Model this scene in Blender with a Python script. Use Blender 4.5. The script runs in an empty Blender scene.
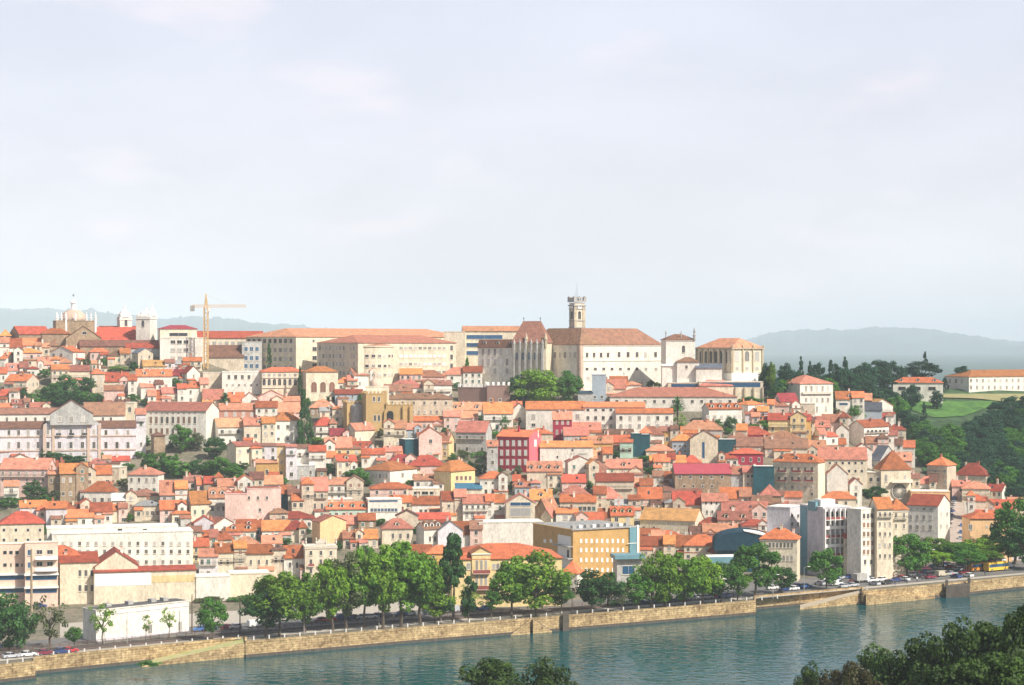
import bpy, bmesh, math, random
from mathutils import Matrix, Vector
import numpy as np
PI=math.pi; R=math.radians
rng=random.Random(7)
scene=bpy.context.scene
COL=scene.collection
F=2000.0; H=84.0; G0=3.8; CX=512.0; CY=342.5
def lerp(pts,x):
    if x<=pts[0][0]: return pts[0][1]
    for a,b in zip(pts,pts[1:]):
        if x<=b[0]:
            t=(x-a[0])/(b[0]-a[0]) if b[0]!=a[0] else 1
            return a[1]+(b[1]-a[1])*t
    return pts[-1][1]
# ---------- the terrain of the valley side, as a height over bearing and distance ----------
FOOT=[(-200,594),(0,590),(250,580),(512,574),(800,572),(900,562),(1024,552),(1250,550)]
KK=[(-200,1.5),(780,1.45),(900,2.2),(1250,2.3)]
CREST=[(-200,352),(180,354),(235,372),(310,386),(740,389),(765,391),(800,384),(1024,391),(1250,391)]
WATER=[(-200,706),(35,678.4),(35.5,674),(245,652.6),(245.5,657.6),(400,644),(600,627.5),(755.5,614.5),(756,609.5),(862,600.2),(862.5,604.5),(943,597),(1024,588.5),(1250,569)]
def Dof(x,y):
    yh=lerp(FOOT,x)
    if y>=yh: return (H-G0)*F/(y-CY)
    return (H-G0)*F/(yh-CY)+lerp(KK,x)*(yh-y)
def Zof(sx,Y):
    yh=lerp(FOOT,sx); Df=(H-G0)*F/(yh-CY)
    if Y<=Df: return G0
    y=yh-(Y-Df)/lerp(KK,sx); yc=lerp(CREST,sx)
    if y>=yc: return H-(y-CY)*Y/F
    Yc=Df+lerp(KK,sx)*(yh-yc); Zc=H-(yc-CY)*Yc/F
    return max(2.0,Zc-(Y-Yc)*0.045-max(0,Y-Yc-250)*0.1)
def Yq(sx): return H*F/(lerp(WATER,sx)-CY)
def Zxy(X,Y): return Zof(CX+F*X/max(Y,1),Y)
def P(x,y):           # a picture point on the ground
    Y=Dof(x,y); X=(x-CX)/F*Y
    return X,Y,H-(y-CY)*Y/F
def zat(y,Y): return H-(y-CY)*Y/F
# ---------- materials ----------
MATS={}
def mat(name,col,rough=.85,var=.12,scale=.5,streak=False,rnd=.06,bump=0,spec=.3,dark=None,metal=0,scale2=None):
    if name in MATS: return MATS[name]
    m=bpy.data.materials.new(name); m.use_nodes=True; nt=m.node_tree; N=nt.nodes; L=nt.links
    b=N['Principled BSDF']; b.inputs['Roughness'].default_value=rough
    b.inputs['Specular IOR Level'].default_value=spec; b.inputs['Metallic'].default_value=metal
    tc=N.new('ShaderNodeNewGeometry'); mp=N.new('ShaderNodeMapping'); L.new(tc.outputs['Position'],mp.inputs['Vector'])
    mp.inputs['Scale'].default_value=(1,1,.45) if streak else (1,1,1)
    n1=N.new('ShaderNodeTexNoise'); n1.inputs['Scale'].default_value=scale; n1.inputs['Detail'].default_value=5; n1.inputs['Roughness'].default_value=.65
    L.new(mp.outputs[0],n1.inputs['Vector'])
    n2=N.new('ShaderNodeTexNoise'); n2.inputs['Scale'].default_value=scale2 or scale*5; n2.inputs['Detail'].default_value=3
    L.new(mp.outputs[0],n2.inputs['Vector'])
    add=N.new('ShaderNodeMath'); add.operation='ADD'; L.new(n1.outputs['Fac'],add.inputs[0]); L.new(n2.outputs['Fac'],add.inputs[1])
    mr=N.new('ShaderNodeMapRange'); mr.inputs[1].default_value=.7; mr.inputs[2].default_value=1.3; L.new(add.outputs[0],mr.inputs[0])
    mx=N.new('ShaderNodeMix'); mx.data_type='RGBA'
    d=dark or tuple(c*(1-2.2*var) for c in col); l=tuple(min(.92,c*(1+var)) for c in col)
    mx.inputs[6].default_value=(*d,1); mx.inputs[7].default_value=(*l,1); L.new(mr.outputs[0],mx.inputs[0])
    out=mx.outputs[2]
    if rnd:
        oi=N.new('ShaderNodeObjectInfo'); hs=N.new('ShaderNodeHueSaturation')
        m1=N.new('ShaderNodeMapRange'); m1.inputs[3].default_value=1-2*rnd; m1.inputs[4].default_value=1+rnd; L.new(oi.outputs['Random'],m1.inputs[0])
        L.new(m1.outputs[0],hs.inputs['Value'])
        m2=N.new('ShaderNodeMath'); m2.operation='MULTIPLY'; m2.inputs[1].default_value=7.31; L.new(oi.outputs['Random'],m2.inputs[0])
        m3=N.new('ShaderNodeMath'); m3.operation='FRACT'; L.new(m2.outputs[0],m3.inputs[0])
        m4=N.new('ShaderNodeMapRange'); m4.inputs[3].default_value=.5-rnd*.05; m4.inputs[4].default_value=.5+rnd*.07; L.new(m3.outputs[0],m4.inputs[0])
        L.new(m4.outputs[0],hs.inputs['Hue']); L.new(out,hs.inputs['Color']); out=hs.outputs[0]
    L.new(out,b.inputs['Base Color'])
    if bump:
        bp=N.new('ShaderNodeBump'); bp.inputs['Strength'].default_value=bump; bp.inputs['Distance'].default_value=.1
        L.new(n2.outputs['Fac'],bp.inputs['Height']); L.new(bp.outputs[0],b.inputs['Normal'])
    MATS[name]=m; return m
WC={'W':('white',(.75,.705,.62)),'C':('cream',(.70,.61,.46)),'Y':('yellow',(.74,.57,.29)),'P':('pink',(.72,.51,.44)),'G':('grey',(.47,.46,.43)),
'L':('lilac-grey',(.66,.62,.64)),'B':('brown stone',(.36,.26,.17)),'O':('ochre',(.58,.36,.13)),'R':('dark red',(.40,.035,.07)),'S':('beige',(.60,.51,.39)),
'N':('teal-netted',(.015,.08,.10)),'U':('blue-grey',(.36,.42,.47)),'M':('pale green',(.46,.62,.50)),'K':('bright pink',(.80,.15,.19)),'T':('terracotta',(.52,.26,.19)),'E':('peach',(.82,.52,.28))}
RC={'o':('orange',(.64,.205,.08)),'r':('rust red',(.48,.115,.055)),'b':('brown',(.28,.13,.085)),'s':('salmon',(.55,.215,.135)),'a':('dark grey',(.17,.155,.15)),'d':('slate-grey',(.14,.15,.18)),
'm':('magenta',(.37,.065,.09)),'k':('dark red',(.30,.045,.05)),'u':('blue',(.05,.15,.24)),'w':('pale flat',(.74,.72,.66)),'t':('ochre-tiled',(.52,.27,.10)),'g':('grey',(.36,.35,.33))}
def wallm(c):
    n,col=WC[c]
    v={'B':.22,'N':.2,'G':.17,'S':.16,'C':.15,'W':.14,'P':.14,'L':.14,'Y':.12}.get(c,.1)
    return mat('wall_'+n,col,.9,v,.35,True,.05,.15)
def roofm(c):
    n,col=RC[c]
    return mat('roof_'+n,col,.85,.2 if c not in 'mw' else .08,.45,False,.24 if c not in 'mw' else .03,.4,dark=(col[0]*.40,col[1]*.46,col[2]*.52) if c not in 'mw' else None,scale2=2.6)
M_frame=mat('stone_surround',(.66,.60,.50),.8,.06,1,rnd=.05)
M_glass=mat('window_glass',(.045,.05,.06),.35,.1,1,rnd=.3,spec=.3)
M_blind=mat('drawn_blind',(.40,.38,.36),.6,.1,1,rnd=.3)
M_shut=mat('green_shutter',(.05,.13,.12),.6,.1,1,rnd=.2)
M_brown=mat('brown_shutter',(.22,.11,.07),.6,.1,1,rnd=.2)
M_white=mat('white_paint',(.80,.78,.74),.6,.06,1,rnd=.03)
M_blueg=mat('blue_glass',(.03,.10,.20),.12,.1,.5,rnd=.1,spec=.6)
M_cyan=mat('pale_cyan_metal',(.16,.32,.37),.5,.1,.5,rnd=.05)
M_stone=mat('warm_stone',(.50,.42,.30),.9,.2,.6,True,.04,.3)
M_pinkst=mat('pinkish_stone',(.56,.42,.33),.9,.14,.6,True,.04,.3)
M_greyst=mat('grey_stone',(.40,.39,.37),.9,.2,.6,True,.04,.3)
M_iron=mat('dark_iron',(.05,.055,.06),.5,.1,1,rnd=0)
M_bal=mat('red_balcony_iron',(.30,.08,.07),.6,.1,1,rnd=0)
# ---------- mesh helper ----------
class MB:
    def __init__(s): s.v=[]; s.f=[]; s.m=[]; s.mats=[]
    def mi(s,m):
        if m not in s.mats: s.mats.append(m)
        return s.mats.index(m)
    def poly(s,pts,m): 
        n=len(s.v); s.v+=[tuple(p) for p in pts]; s.f.append(tuple(range(n,n+len(pts)))); s.m.append(s.mi(m))
    def solid(s,vs,fs,m):
        n=len(s.v); s.v+=[tuple(p) for p in vs]; i=s.mi(m)
        for f in fs: s.f.append(tuple(n+k for k in f)); s.m.append(i)
    def box(s,x0,x1,y0,y1,z0,z1,m):
        s.solid([(x0,y0,z0),(x1,y0,z0),(x1,y1,z0),(x0,y1,z0),(x0,y0,z1),(x1,y0,z1),(x1,y1,z1),(x0,y1,z1)],
        [(3,2,1,0),(4,5,6,7),(0,1,5,4),(1,2,6,5),(2,3,7,6),(3,0,4,7)],m)
    def ext(s,prof,a,b,axis,m):   # extrude a 2D profile; axis 'x': prof is (y,z); axis 'y': prof is (x,z); axis 'z': (x,y)
        n=len(prof)
        def q(p,t): return {'x':(t,p[0],p[1]),'y':(p[0],t,p[1]),'z':(p[0],p[1],t)}[axis]
        vs=[q(p,a) for p in prof]+[q(p,b) for p in prof]
        fs=[tuple(range(n)),tuple(range(2*n-1,n-1,-1))]+[(i,n+i,n+(i+1)%n,(i+1)%n) for i in range(n)]
        s.solid(vs,fs,m)
    def lathe(s,prof,x,y,m,n=16,a0=0):
        vs=[];fs=[]
        for r,z in prof:
            for k in range(n):
                a=a0+2*PI*k/n; vs.append((x+r*math.cos(a),y+r*math.sin(a),z))
        for i in range(len(prof)-1):
            for k in range(n): fs.append((i*n+k,i*n+(k+1)%n,(i+1)*n+(k+1)%n,(i+1)*n+k))
        fs.append(tuple(range(n-1,-1,-1))); fs.append(tuple((len(prof)-1)*n+k for k in range(n)))
        s.solid(vs,fs,m)
    def bar(s,p,q,r,m,n=5,r2=None):
        p=Vector(p);q=Vector(q);d=(q-p).normalized(); u=d.orthogonal().normalized(); w=d.cross(u)
        r2=r if r2 is None else r2
        vs=[p+(u*math.cos(2*PI*k/n)+w*math.sin(2*PI*k/n))*r for k in range(n)]+[q+(u*math.cos(2*PI*k/n)+w*math.sin(2*PI*k/n))*r2 for k in range(n)]
        s.solid(vs,[(k,(k+1)%n,n+(k+1)%n,n+k) for k in range(n)]+[tuple(range(n-1,-1,-1)),tuple(range(n,2*n))],m)
    def mesh(s,name,smooth=False):
        me=bpy.data.meshes.new(name); me.from_pydata(s.v,[],s.f)
        for m in s.mats: me.materials.append(m)
        me.polygons.foreach_set('material_index',s.m)
        if smooth: me.polygons.foreach_set('use_smooth',[True]*len(s.f))
        me.update(); return me
def recalc(me):
    b=bmesh.new(); b.from_mesh(me); bmesh.ops.recalc_face_normals(b,faces=b.faces); b.to_mesh(me); b.free(); return me
WM={}   # world matrices
def link(name,data,M,parent=None):
    o=bpy.data.objects.new(name,data); COL.objects.link(o)
    if parent is not None:
        o.parent=parent; o.matrix_basis=WM[parent.name].inverted()@M
    else: o.matrix_basis=M
    WM[o.name]=M; return o
def root(name,M,label,cat,group=None):
    o=link(name,None,M); o.empty_display_size=1; o['label']=label; o['category']=cat
    if group: o['group']=group
    return o
def tag(o,label,cat,group=None,kind=None):
    if label: o['label']=label
    if cat: o['category']=cat
    if group: o['group']=group
    if kind: o['kind']=kind
    return o
def struct(name,me,M=Matrix()):
    o=link(name,me,M); o['kind']='structure'; return o
# ---------- windows ----------
WCACHE={}
PANES={'g':M_glass,'b':M_blind,'s':M_shut,'n':M_brown,'w':M_white,'u':M_blueg}
def shape(w,h,arch,o=0):
    x=w/2+o; z0=-h/2-o; z1=h/2+o
    if not arch: return [(-x,z0),(x,z0),(x,z1),(-x,z1)]
    zc=z1-x
    return [(-x,z0),(x,z0)]+[(x*math.cos(a),zc+x*math.sin(a)) for a in [PI*k/6 for k in range(7)]]
def winmesh(w,h,arch,pane,frame=True):
    w=round(w*5)/5 or .2; h=round(h*5)/5 or .2
    k=(w,h,arch,pane,frame)
    if k in WCACHE: return WCACHE[k]
    mb=MB()
    if frame: mb.ext(shape(w,h,arch,min(.16,.12*w+.05)),.02,-.07,'y',M_frame)
    mb.ext(shape(w,h,arch),.0,-.10,'y',PANES[pane])
    if frame and h>1.1: 
        mb.box(-.03,.03,-.13,-.10,-h/2,h/2-(w/2 if arch else 0),M_frame)
        mb.box(-w/2-.2,w/2+.2,-.2,0,-h/2-.28,-h/2-.17,M_frame)
    WCACHE[k]=recalc(mb.mesh('window')); return WCACHE[k]
CH={}
def chimneymesh(h,m):
    k=(round(h*2)/2,m.name)
    if k in CH: return CH[k]
    h=k[0]; mb=MB(); mb.box(-.4,.4,-.35,.35,-1.5,h,m); mb.box(-.52,.52,-.47,.47,h,h+.15,m); mb.box(-.2,.2,-.15,.15,h+.15,h+.5,roofm('o'))
    CH[k]=mb.mesh('chimney'); return CH[k]
def dormermesh(wc,rc,arch=False):
    k=('d',wc,rc,arch)
    if k in CH: return CH[k]
    mb=MB(); mb.ext([(-.8,-.6),(.8,-.6),(.8,1.0),(0,1.5),(-.8,1.0)],0,2.2,'y',wallm(wc))
    for s in (-1,1):
        mb.ext([(0,1.52),(s*1.0,.88),(s*1.0,1.03),(0,1.72)],-.2,2.3,'y',roofm(rc))
    mb.ext([(-.42,-.1),(.42,-.1),(.42,.9),(-.42,.9)],-.05,.02,'y',M_glass)
    CH[k]=recalc(mb.mesh('dormer')); return CH[k]
# ---------- frames ----------
class Frame:
    """front face of a building: origin at its front-left corner at ground level, x along the front, y into the building"""
    def __init__(s,X,Y,Z,th): s.o=Vector((X,Y,Z)); s.th=th; s.ex=Vector((math.cos(th),math.sin(th),0)); s.ey=Vector((-math.sin(th),math.cos(th),0))
    def M(s): return Matrix.Translation(s.o)@Matrix.Rotation(s.th,4,'Z')
    def hit(s,px,off=(0,0),side='f'):   # where the sight line of column px meets the front / a side plane, as (u,depth Y)
        o=s.o+s.ex*off[0]+s.ey*off[1]; e=s.ex if side=='f' else s.ey
        rx,ry=(px-CX)/F,1.0
        den=e.x*ry-e.y*rx
        if abs(den)<1e-6: return 0,o.y
        u=-(o.x*ry-o.y*rx)/den
        return u,(o.y+u*e.y)
    def z(s,py,Yd): return H-(py-CY)*Yd/F-s.o.z
    def at(s,x,y,z,rot=0): return s.M()@Matrix.Translation((x,y,z))@Matrix.Rotation(rot,4,'Z')
HAZE=0.000085; EXPO=0.38; SKC=(11.0,11.0,11.5); SKT=(9.2,9.7,11.4)
def skymesh(sl):
    k=('sky',round(sl,1))
    if k not in CH:
        s=k[1]; mb=MB(); mb.ext([(-.5,-.5*s),(.5,.5*s),(.5,.5*s+.12),(-.5,-.5*s+.12)],-.4,.4,'x',M_glass); CH[k]=recalc(mb.mesh('skylight'))
    return CH[k]
def antmesh():
    if 'ant' not in CH:
        mb=MB(); mb.bar((0,0,0),(0,0,2.4),.05,M_iron,4); mb.bar((-.7,0,2.1),(.7,0,2.1),.04,M_iron,4)
        for k in range(5): mb.bar((-.6+.3*k,-.3,2.12),(-.6+.3*k,.3,2.12),.025,M_iron,3)
        CH['ant']=mb.mesh('antenna')
    return CH['ant']
HOUSES=[]; REFS=[]; RECTS=[]
def roofmesh(T,w,d,h,rise,rm,wm,o=.45,th=.22,hipin=None):
    """returns (roof mesh, gable profile kind)"""
    mb=MB()
    if T=='g':
        s=rise/(d/2); z=h+.02
        mb.ext([(-o,z-o*s),(d/2,z+rise),(d/2,z+rise+th),(-o,z-o*s+th)],-.25,w+.25,'x',rm)
        mb.ext([(d+o,z-o*s),(d/2,z+rise),(d/2,z+rise+th),(d+o,z-o*s+th)],-.25,w+.25,'x',rm)
    elif T=='f':
        s=rise/(w/2); z=h+.02
        mb.ext([(-o,z-o*s),(w/2,z+rise),(w/2,z+rise+th),(-o,z-o*s+th)],-.25,d+.25,'y',rm)
        mb.ext([(w+o,z-o*s),(w/2,z+rise),(w/2,z+rise+th),(w+o,z-o*s+th)],-.25,d+.25,'y',rm)
    elif T in 'hp':
        z=h+.02; a=o
        if T=='p' or abs(w-d)<.5: r=[(w/2,d/2),(w/2,d/2)]
        elif w>d: i=d/2 if hipin is None else hipin; r=[(i,d/2),(w-i,d/2)]
        else: i=w/2 if hipin is None else hipin; r=[(w/2,i),(w/2,d-i)]
        b=[(-a,-a),(w+a,-a),(w+a,d+a),(-a,d+a)]
        vs=[(x,y,z) for x,y in b]+[(x,y,z+.18) for x,y in b]+[(r[0][0],r[0][1],z+.18+rise),(r[1][0],r[1][1],z+.18+rise)]
        fs=[(3,2,1,0)]+[(k,(k+1)%4,4+(k+1)%4,4+k) for k in range(4)]
        if r[0]==r[1]: vs=vs[:9]; fs+=[(4,5,8),(5,6,8),(6,7,8),(7,4,8)]
        elif w>d: fs+=[(4,5,9,8),(5,6,9),(6,7,8,9),(7,4,8)]
        else: fs+=[(4,5,8),(5,6,9,8),(6,7,9),(7,4,8,9)]
        mb.solid(vs,fs,rm)
    elif T=='s':
        s=rise/d; z=h+.02
        mb.ext([(-o,z-o*s),(d+.1,z+rise),(d+.1,z+rise+th),(-o,z-o*s+th)],-.2,w+.2,'x',rm)
    else:
        mb.box(-.15,w+.15,-.15,d+.15,h+.01,h+.3,wm); mb.box(.3,w-.3,.3,d-.3,h+.302,h+.33,rm)
    return recalc(mb.mesh('roof'))
def wallmesh(T,w,d,h,rise,wm,ext=5,th=0):
    mb=MB()
    if T=='g': mb.ext([(0,-ext),(d,-ext),(d,h),(d/2,h+rise),(0,h)],0,w,'x',wm)
    elif T=='f': mb.ext([(0,-ext),(w,-ext),(w,h),(w/2,h+rise),(0,h)],0,d,'y',wm)
    elif T=='s': mb.ext([(0,-ext),(d,-ext),(d,h+rise),(0,h)],0,w,'x',wm)
    else: mb.box(0,w,0,d,-ext,h,wm)
    return recalc(mb.mesh('wall'))
def ceilz(T,w,d,h,rise,x,y):
    if T=='g': return h+rise*(1-abs(y-d/2)/(d/2))
    if T=='f': return h+rise*(1-abs(x-w/2)/(w/2))
    if T=='s': return h+rise*y/d
    if T in 'hp':
        m=min(w,d)/2; return h+rise*min(1,min(x,w-x,y,d-y)/m)
    return h
def wall_windows(fr,wo,side,L,h,floors,cols,d,w,p=1.0,style='',z0=0):
    """rows of separate windows on one wall plane"""
    big=h/floors; ks=rng.uniform(.8,1.15)
    for i in range(floors):
        zc=h-big*(i+.5)
        wh=min(1.5,big*.5)*(ks if i else 1); ww=min(1.1,wh*.7)*rng.choice([.85,1,1.1])
        for j in range(cols):
            if rng.random()>p: continue
            u=L*(j+.5)/cols+rng.uniform(-.08,.08)
            pane=style or rng.choice('gggbbbnsg')
            me=winmesh(ww,wh,False,pane)
            put_window(fr,wo,side,u,zc,me,w,d)
def put_window(fr,parent,side,u,z,me,w,d,name='window'):
    if side=='f': M=fr.at(u,0,z)
    elif side=='l': M=fr.at(0,u,z,-PI/2)
    else: M=fr.at(w,u,z,PI/2)
    return link(name,me,M,parent)
def house(x0,x1,yt,ye,yb,T,wc,rc,opts='',name='house',cat=None,label=None,parent=None,ref=None,Y=None,group=None):
    t=opts.split(); o={}
    rows=[]
    for k in t:
        if ':' in k: rows.append(k.split(':'))
        elif k in('n','ns','bal','cor','nc'): o[k]=1
        else: o[k[0]]=float(k[1:]) if k[1:] else 1
    s=o.get('L',0)-o.get('R',0)
    xc=x0+o.get('L',0) if s>=0 else x1+(-o['R'])
    if 'Y' in o: Y=o['Y']
    if Y is None: Y=Dof(xc,yb)
    mpp=Y/F; X=(xc-CX)/F*Y
    phi0=-math.atan2(X,Y)
    dg=o.get('D') or max(6.0,min(11.0,.75*(x1-x0-abs(s))*mpp))
    if 'a' in o: dl=R(o['a'])*(1 if s>=0 else -1)
    elif s<0: dl=-min(R(22),math.asin(min(.8,abs(s)*mpp/max(dg,abs(s)*mpp*1.25))))
    elif s: dl=math.asin(min(.8,abs(s)*mpp/max(dg,abs(s)*mpp*1.25)))*(1 if s>0 else -1)
    else: dl=R(rng.uniform(-1,5))
    th=phi0+dl
    if not s: xc=(x0+x1)/2; X=(xc-CX)/F*Y; th=-math.atan2(X,Y)+dl
    Zb=Zof(xc,Y)
    fr=Frame(X,Y,Zb,th)
    if not s:
        u,_=fr.hit(x0); fr.o=fr.o+fr.ex*u
    # width by meeting the sight line of the far end
    if s>=0:
        w,_=fr.hit(x1)
    else:
        u,_=fr.hit(x0); w=-u; fr.o=fr.o-fr.ex*w
    w=max(2.5,min(w,200))
    if s>0: d,_=fr.hit(x0,(0,0),'s'); d=max(3,min(60,d))
    elif s<0: d,_=fr.hit(x1,(w,0),'s'); d=max(3,min(60,d))
    else: d=dg
    if 'D' in o and ('a' not in o): d=o['D']
    h=H-(ye-CY)/F*Y-Zb
    if h<1.6: 
        h=1.6
    run={'g':d/2,'f':0,'h':min(w,d)/2,'p':min(w,d)/2,'s':d,'t':0}[T]
    run*= math.cos(dl)
    rise=(H-(yt-CY)/F*(Y+run))-(H-(ye-CY)/F*Y)-.2
    rmin={'g':.2*d if d<18 else .1*d,'f':.2*w,'h':(.3 if min(w,d)<16 else .14)*min(w,d)/2,'p':.3*min(w,d)/2,'s':.12*d,'t':0}[T]
    rmax={'g':1.0*d,'f':.6*w,'h':1.8*min(w,d)/2,'p':2.2*min(w,d)/2,'s':.6*d,'t':0}[T]
    rise=max(rmin,min(rmax,rise))
    wm=wallm(wc); rm=roofm(rc)
    if parent is None:
        rt=root(name,Matrix.Translation(fr.o+fr.ex*w/2),label or '',cat or name.replace('_',' '),group)
    else: rt=parent
    wo=link('wall',wallmesh(T,w,d,h,rise,wm,7 if 'v' not in o else -fr.z(o['v'],Y)),fr.M(),rt)
    ro=link('roof',roofmesh(T,w,d,h,rise,rm,wm,hipin=o.get('i')),fr.M(),rt)
    if 'cor' in o:
        mb=MB(); mb.box(-.18,w+.18,-.22,-.02,h-.55,h-.12,M_frame); link('cornice',mb.mesh('cornice'),fr.M(),rt)
    nfl=int(o.get('f') or max(1,round(h/3.3)))
    if not rows and 'n' not in o:
        nc=int(o.get('c') or max(1,round(w/3.1)))
        wall_windows(fr,rt,'f',w,h,nfl,nc,d,w,.95 if 'c' in o else .86)
        if 'ns' not in o:
            if s>0: wall_windows(fr,rt,'l',d,h,nfl,max(1,int(d/4.5)),d,w,.6)
            if s<0: wall_windows(fr,rt,'r',d,h,nfl,max(1,int(d/4.5)),d,w,.6)
    for r in rows:
        sd={'r':'f','l':'l','q':'r'}[r[0]]
        yc,n,wp,hp,xa,xb=float(r[1]),int(r[2]),float(r[3]),float(r[4]),float(r[5]),float(r[6])
        st=r[7] if len(r)>7 else 'g'
        arch='a' in st; panes=[c for c in st if c in PANES] or ['g']
        off=(0,0) if sd!='r' else (w,0)
        for j in range(n):
            px=xa+(xb-xa)*(j/(n-1) if n>1 else .5)
            u,Yd=fr.hit(px,off,'f' if sd=='f' else 's')
            z=fr.z(yc,Yd)
            fac=1/math.cos(dl) if sd=='f' else 1/max(.35,abs(math.sin(dl)))
            put_window(fr,rt,sd,u,z,winmesh(min(wp*Yd/F*fac,w*.9 if sd=='f' else d*.9),hp*Yd/F,arch,rng.choice(panes),'x' not in st),w,d)
    nch=int(o.get('k',0)) if 'k' in o else (rng.choice([0,1,1,2]) if T in 'ghf' and 'nc' not in o and name=='house' else 0)
    for j in range(nch):
        cx=rng.uniform(.12,.88)*w; cy=d*rng.uniform(.3,.7)
        cm=rng.choice([wallm('W'),wallm('C'),wallm('P'),roofm('s')])
        z=ceilz(T,w,d,h,rise,cx,cy)
        link('chimney',chimneymesh(rng.uniform(.9,1.9),cm),fr.at(cx,cy,z+.1),ro)
    if name=='house' and not label and T!='t':
        q=rng.random()
        if q<.6 and w>6:      # a lean-to annex in front or at the side
            aw=rng.uniform(.3,.6)*w; ax=rng.choice([-.3,w-aw+.3,rng.uniform(0,w-aw)]); ah=min(h*.62,rng.uniform(2.2,3.4)); ad=rng.uniform(1.8,3.2)
            aw_=rng.choice('WCPSGB'); mb=MB(); mb.ext([(-ad,-5),(.1,-5),(.1,ah+ad*.3),(-ad,ah)],ax,ax+aw,'x',wallm(aw_)); an=link('annex',recalc(mb.mesh('annex')),fr.M(),rt)
            mb=MB(); mb.ext([(-ad-.3,ah-.07),(-.02,ah+ad*.3+.03),(-.02,ah+ad*.3+.22),(-ad-.3,ah+.12)],ax-.2,ax+aw+.2,'x',roofm(rng.choice('orsb'))); link('annex_roof',recalc(mb.mesh('annex_roof')),fr.M(),an)
            put_window(fr,an,'f',ax+aw*.5,ah-1.0,winmesh(1.0,1.2,False,rng.choice('gbs')),w,d) if False else link('window',winmesh(1.0,1.2,False,rng.choice('gbs')),fr.at(ax+aw*.5,-ad,ah-1.1),an)
        if rng.random()<.68 and w>7 and T in 'gh':      # a taller or lower wing grown onto the house
            ww=w*rng.uniform(.32,.5); wx=rng.choice([-.15,w-ww+.15]); wh=h+rng.choice([-1.2,.9,1.5,2.2]); wh=max(wh,1.8); wd=d*rng.uniform(.5,.8)
            T2=rng.choice('gghf'); f2=Frame(0,0,0,th); f2.o=fr.o+fr.ex*wx-fr.ey*rng.choice([.35,.7,1.6]); r2=min(rise*.8,2.6 if T2!='f' else ww*.35); r2=max(r2,.8)
            w2=link('wing',wallmesh(T2,ww,wd,wh,r2,wallm(rng.choice([wc,wc,'W','C','S','P']))),f2.M(),rt)
            link('wing_roof',roofmesh(T2,ww,wd,wh,r2,roofm(rng.choice('orsb')),None),f2.M(),w2)
            for z_ in ([wh-1.6] if wh<4.5 else [wh-1.6,wh-4.6]):
                for q_ in range(max(1,int(ww/2.6))): link('window',winmesh(1.0,1.4,False,rng.choice('ggbsn')),f2.at(ww*(q_+.5)/max(1,int(ww/2.6)),0,z_),w2)
        if rng.random()<.3 and T in 'gh' and not o.get('d'):
            y=d*.22; link('skylight',skymesh(rise/(d/2) if T=='g' else rise/(min(w,d)/2)),fr.at(rng.uniform(.3,.7)*w,y,ceilz(T,w,d,h,rise,w*.5,y)+.28),ro)
        if rng.random()<.5:
            x_=rng.uniform(.2,.8)*w; z_=ceilz(T,w,d,h,rise,x_,d/2); link('antenna',antmesh(),fr.at(x_,d/2,z_),ro)
        if rng.random()<.15 and T=='g' and w>8 and 'd' not in o: o['d']=rng.choice([1,2])
        if rng.random()<.3 and h>5: o['bal']=1
    if 'bal' in o:
        z=h-min(3.0,h*.55)
        mb=MB(); mb.box(.4,w-.4,-.9,-.02,z-.12,z,M_frame)
        nb=max(4,int(w/.35))
        for j in range(nb+1):
            x=.45+(w-.9)*j/nb; mb.box(x-.03,x+.03,-.88,-.82,z,z+.95,M_iron)
        mb.box(.4,w-.4,-.9,-.8,z+.95,z+1.02,M_iron)
        link('balcony',mb.mesh('balcony'),fr.M(),rt)
    nd=int(o.get('d',0))
    for j in range(nd):
        u=w*(j+.5)/nd; y=min(d*.12,1.0); z=h+rise*y/(d/2)
        link('dormer',dormermesh(wc,rc),fr.at(u,y,z+.35),ro)
    info=dict(root=rt,fr=fr,w=w,d=d,h=h,rise=rise,Y=Y,cx=(x0+x1)/2,cy=(yt+yb)/2,wc=wc,rc=rc,T=T,name=name,label=label,px=(x0,x1,yt,ye,yb),ro=ro,wo=wo,nfl=nfl,dl=dl,dorm=nd,bal='bal' in o,chim=nch)
    if parent is None and not label: HOUSES.append(info)
    if ref: REFS.append((ref,(x0+x1)/2,(yt+yb)/2))
    RECTS.append((x0,x1,yt-1,yb))
    return info
def parse(txt):
    for ln in txt.strip().splitlines():
        ln=ln.strip()
        if not ln or ln[0]=='#': continue
        parts=[p.strip() for p in ln.split('|')]
        a=parts[0].split()
        x0,x1,yt,ye,yb=map(float,a[:5]); T,wc,rc=a[5],a[6],a[7]
        lab=parts[1] if len(parts)>1 and parts[1] else None
        ref=parts[2] if len(parts)>2 and parts[2] else None
        nm=parts[3] if len(parts)>3 and parts[3] else 'house'
        house(x0,x1,yt,ye,yb,T,wc,rc,' '.join(a[8:]),name=nm,label=lab,ref=ref)
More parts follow.
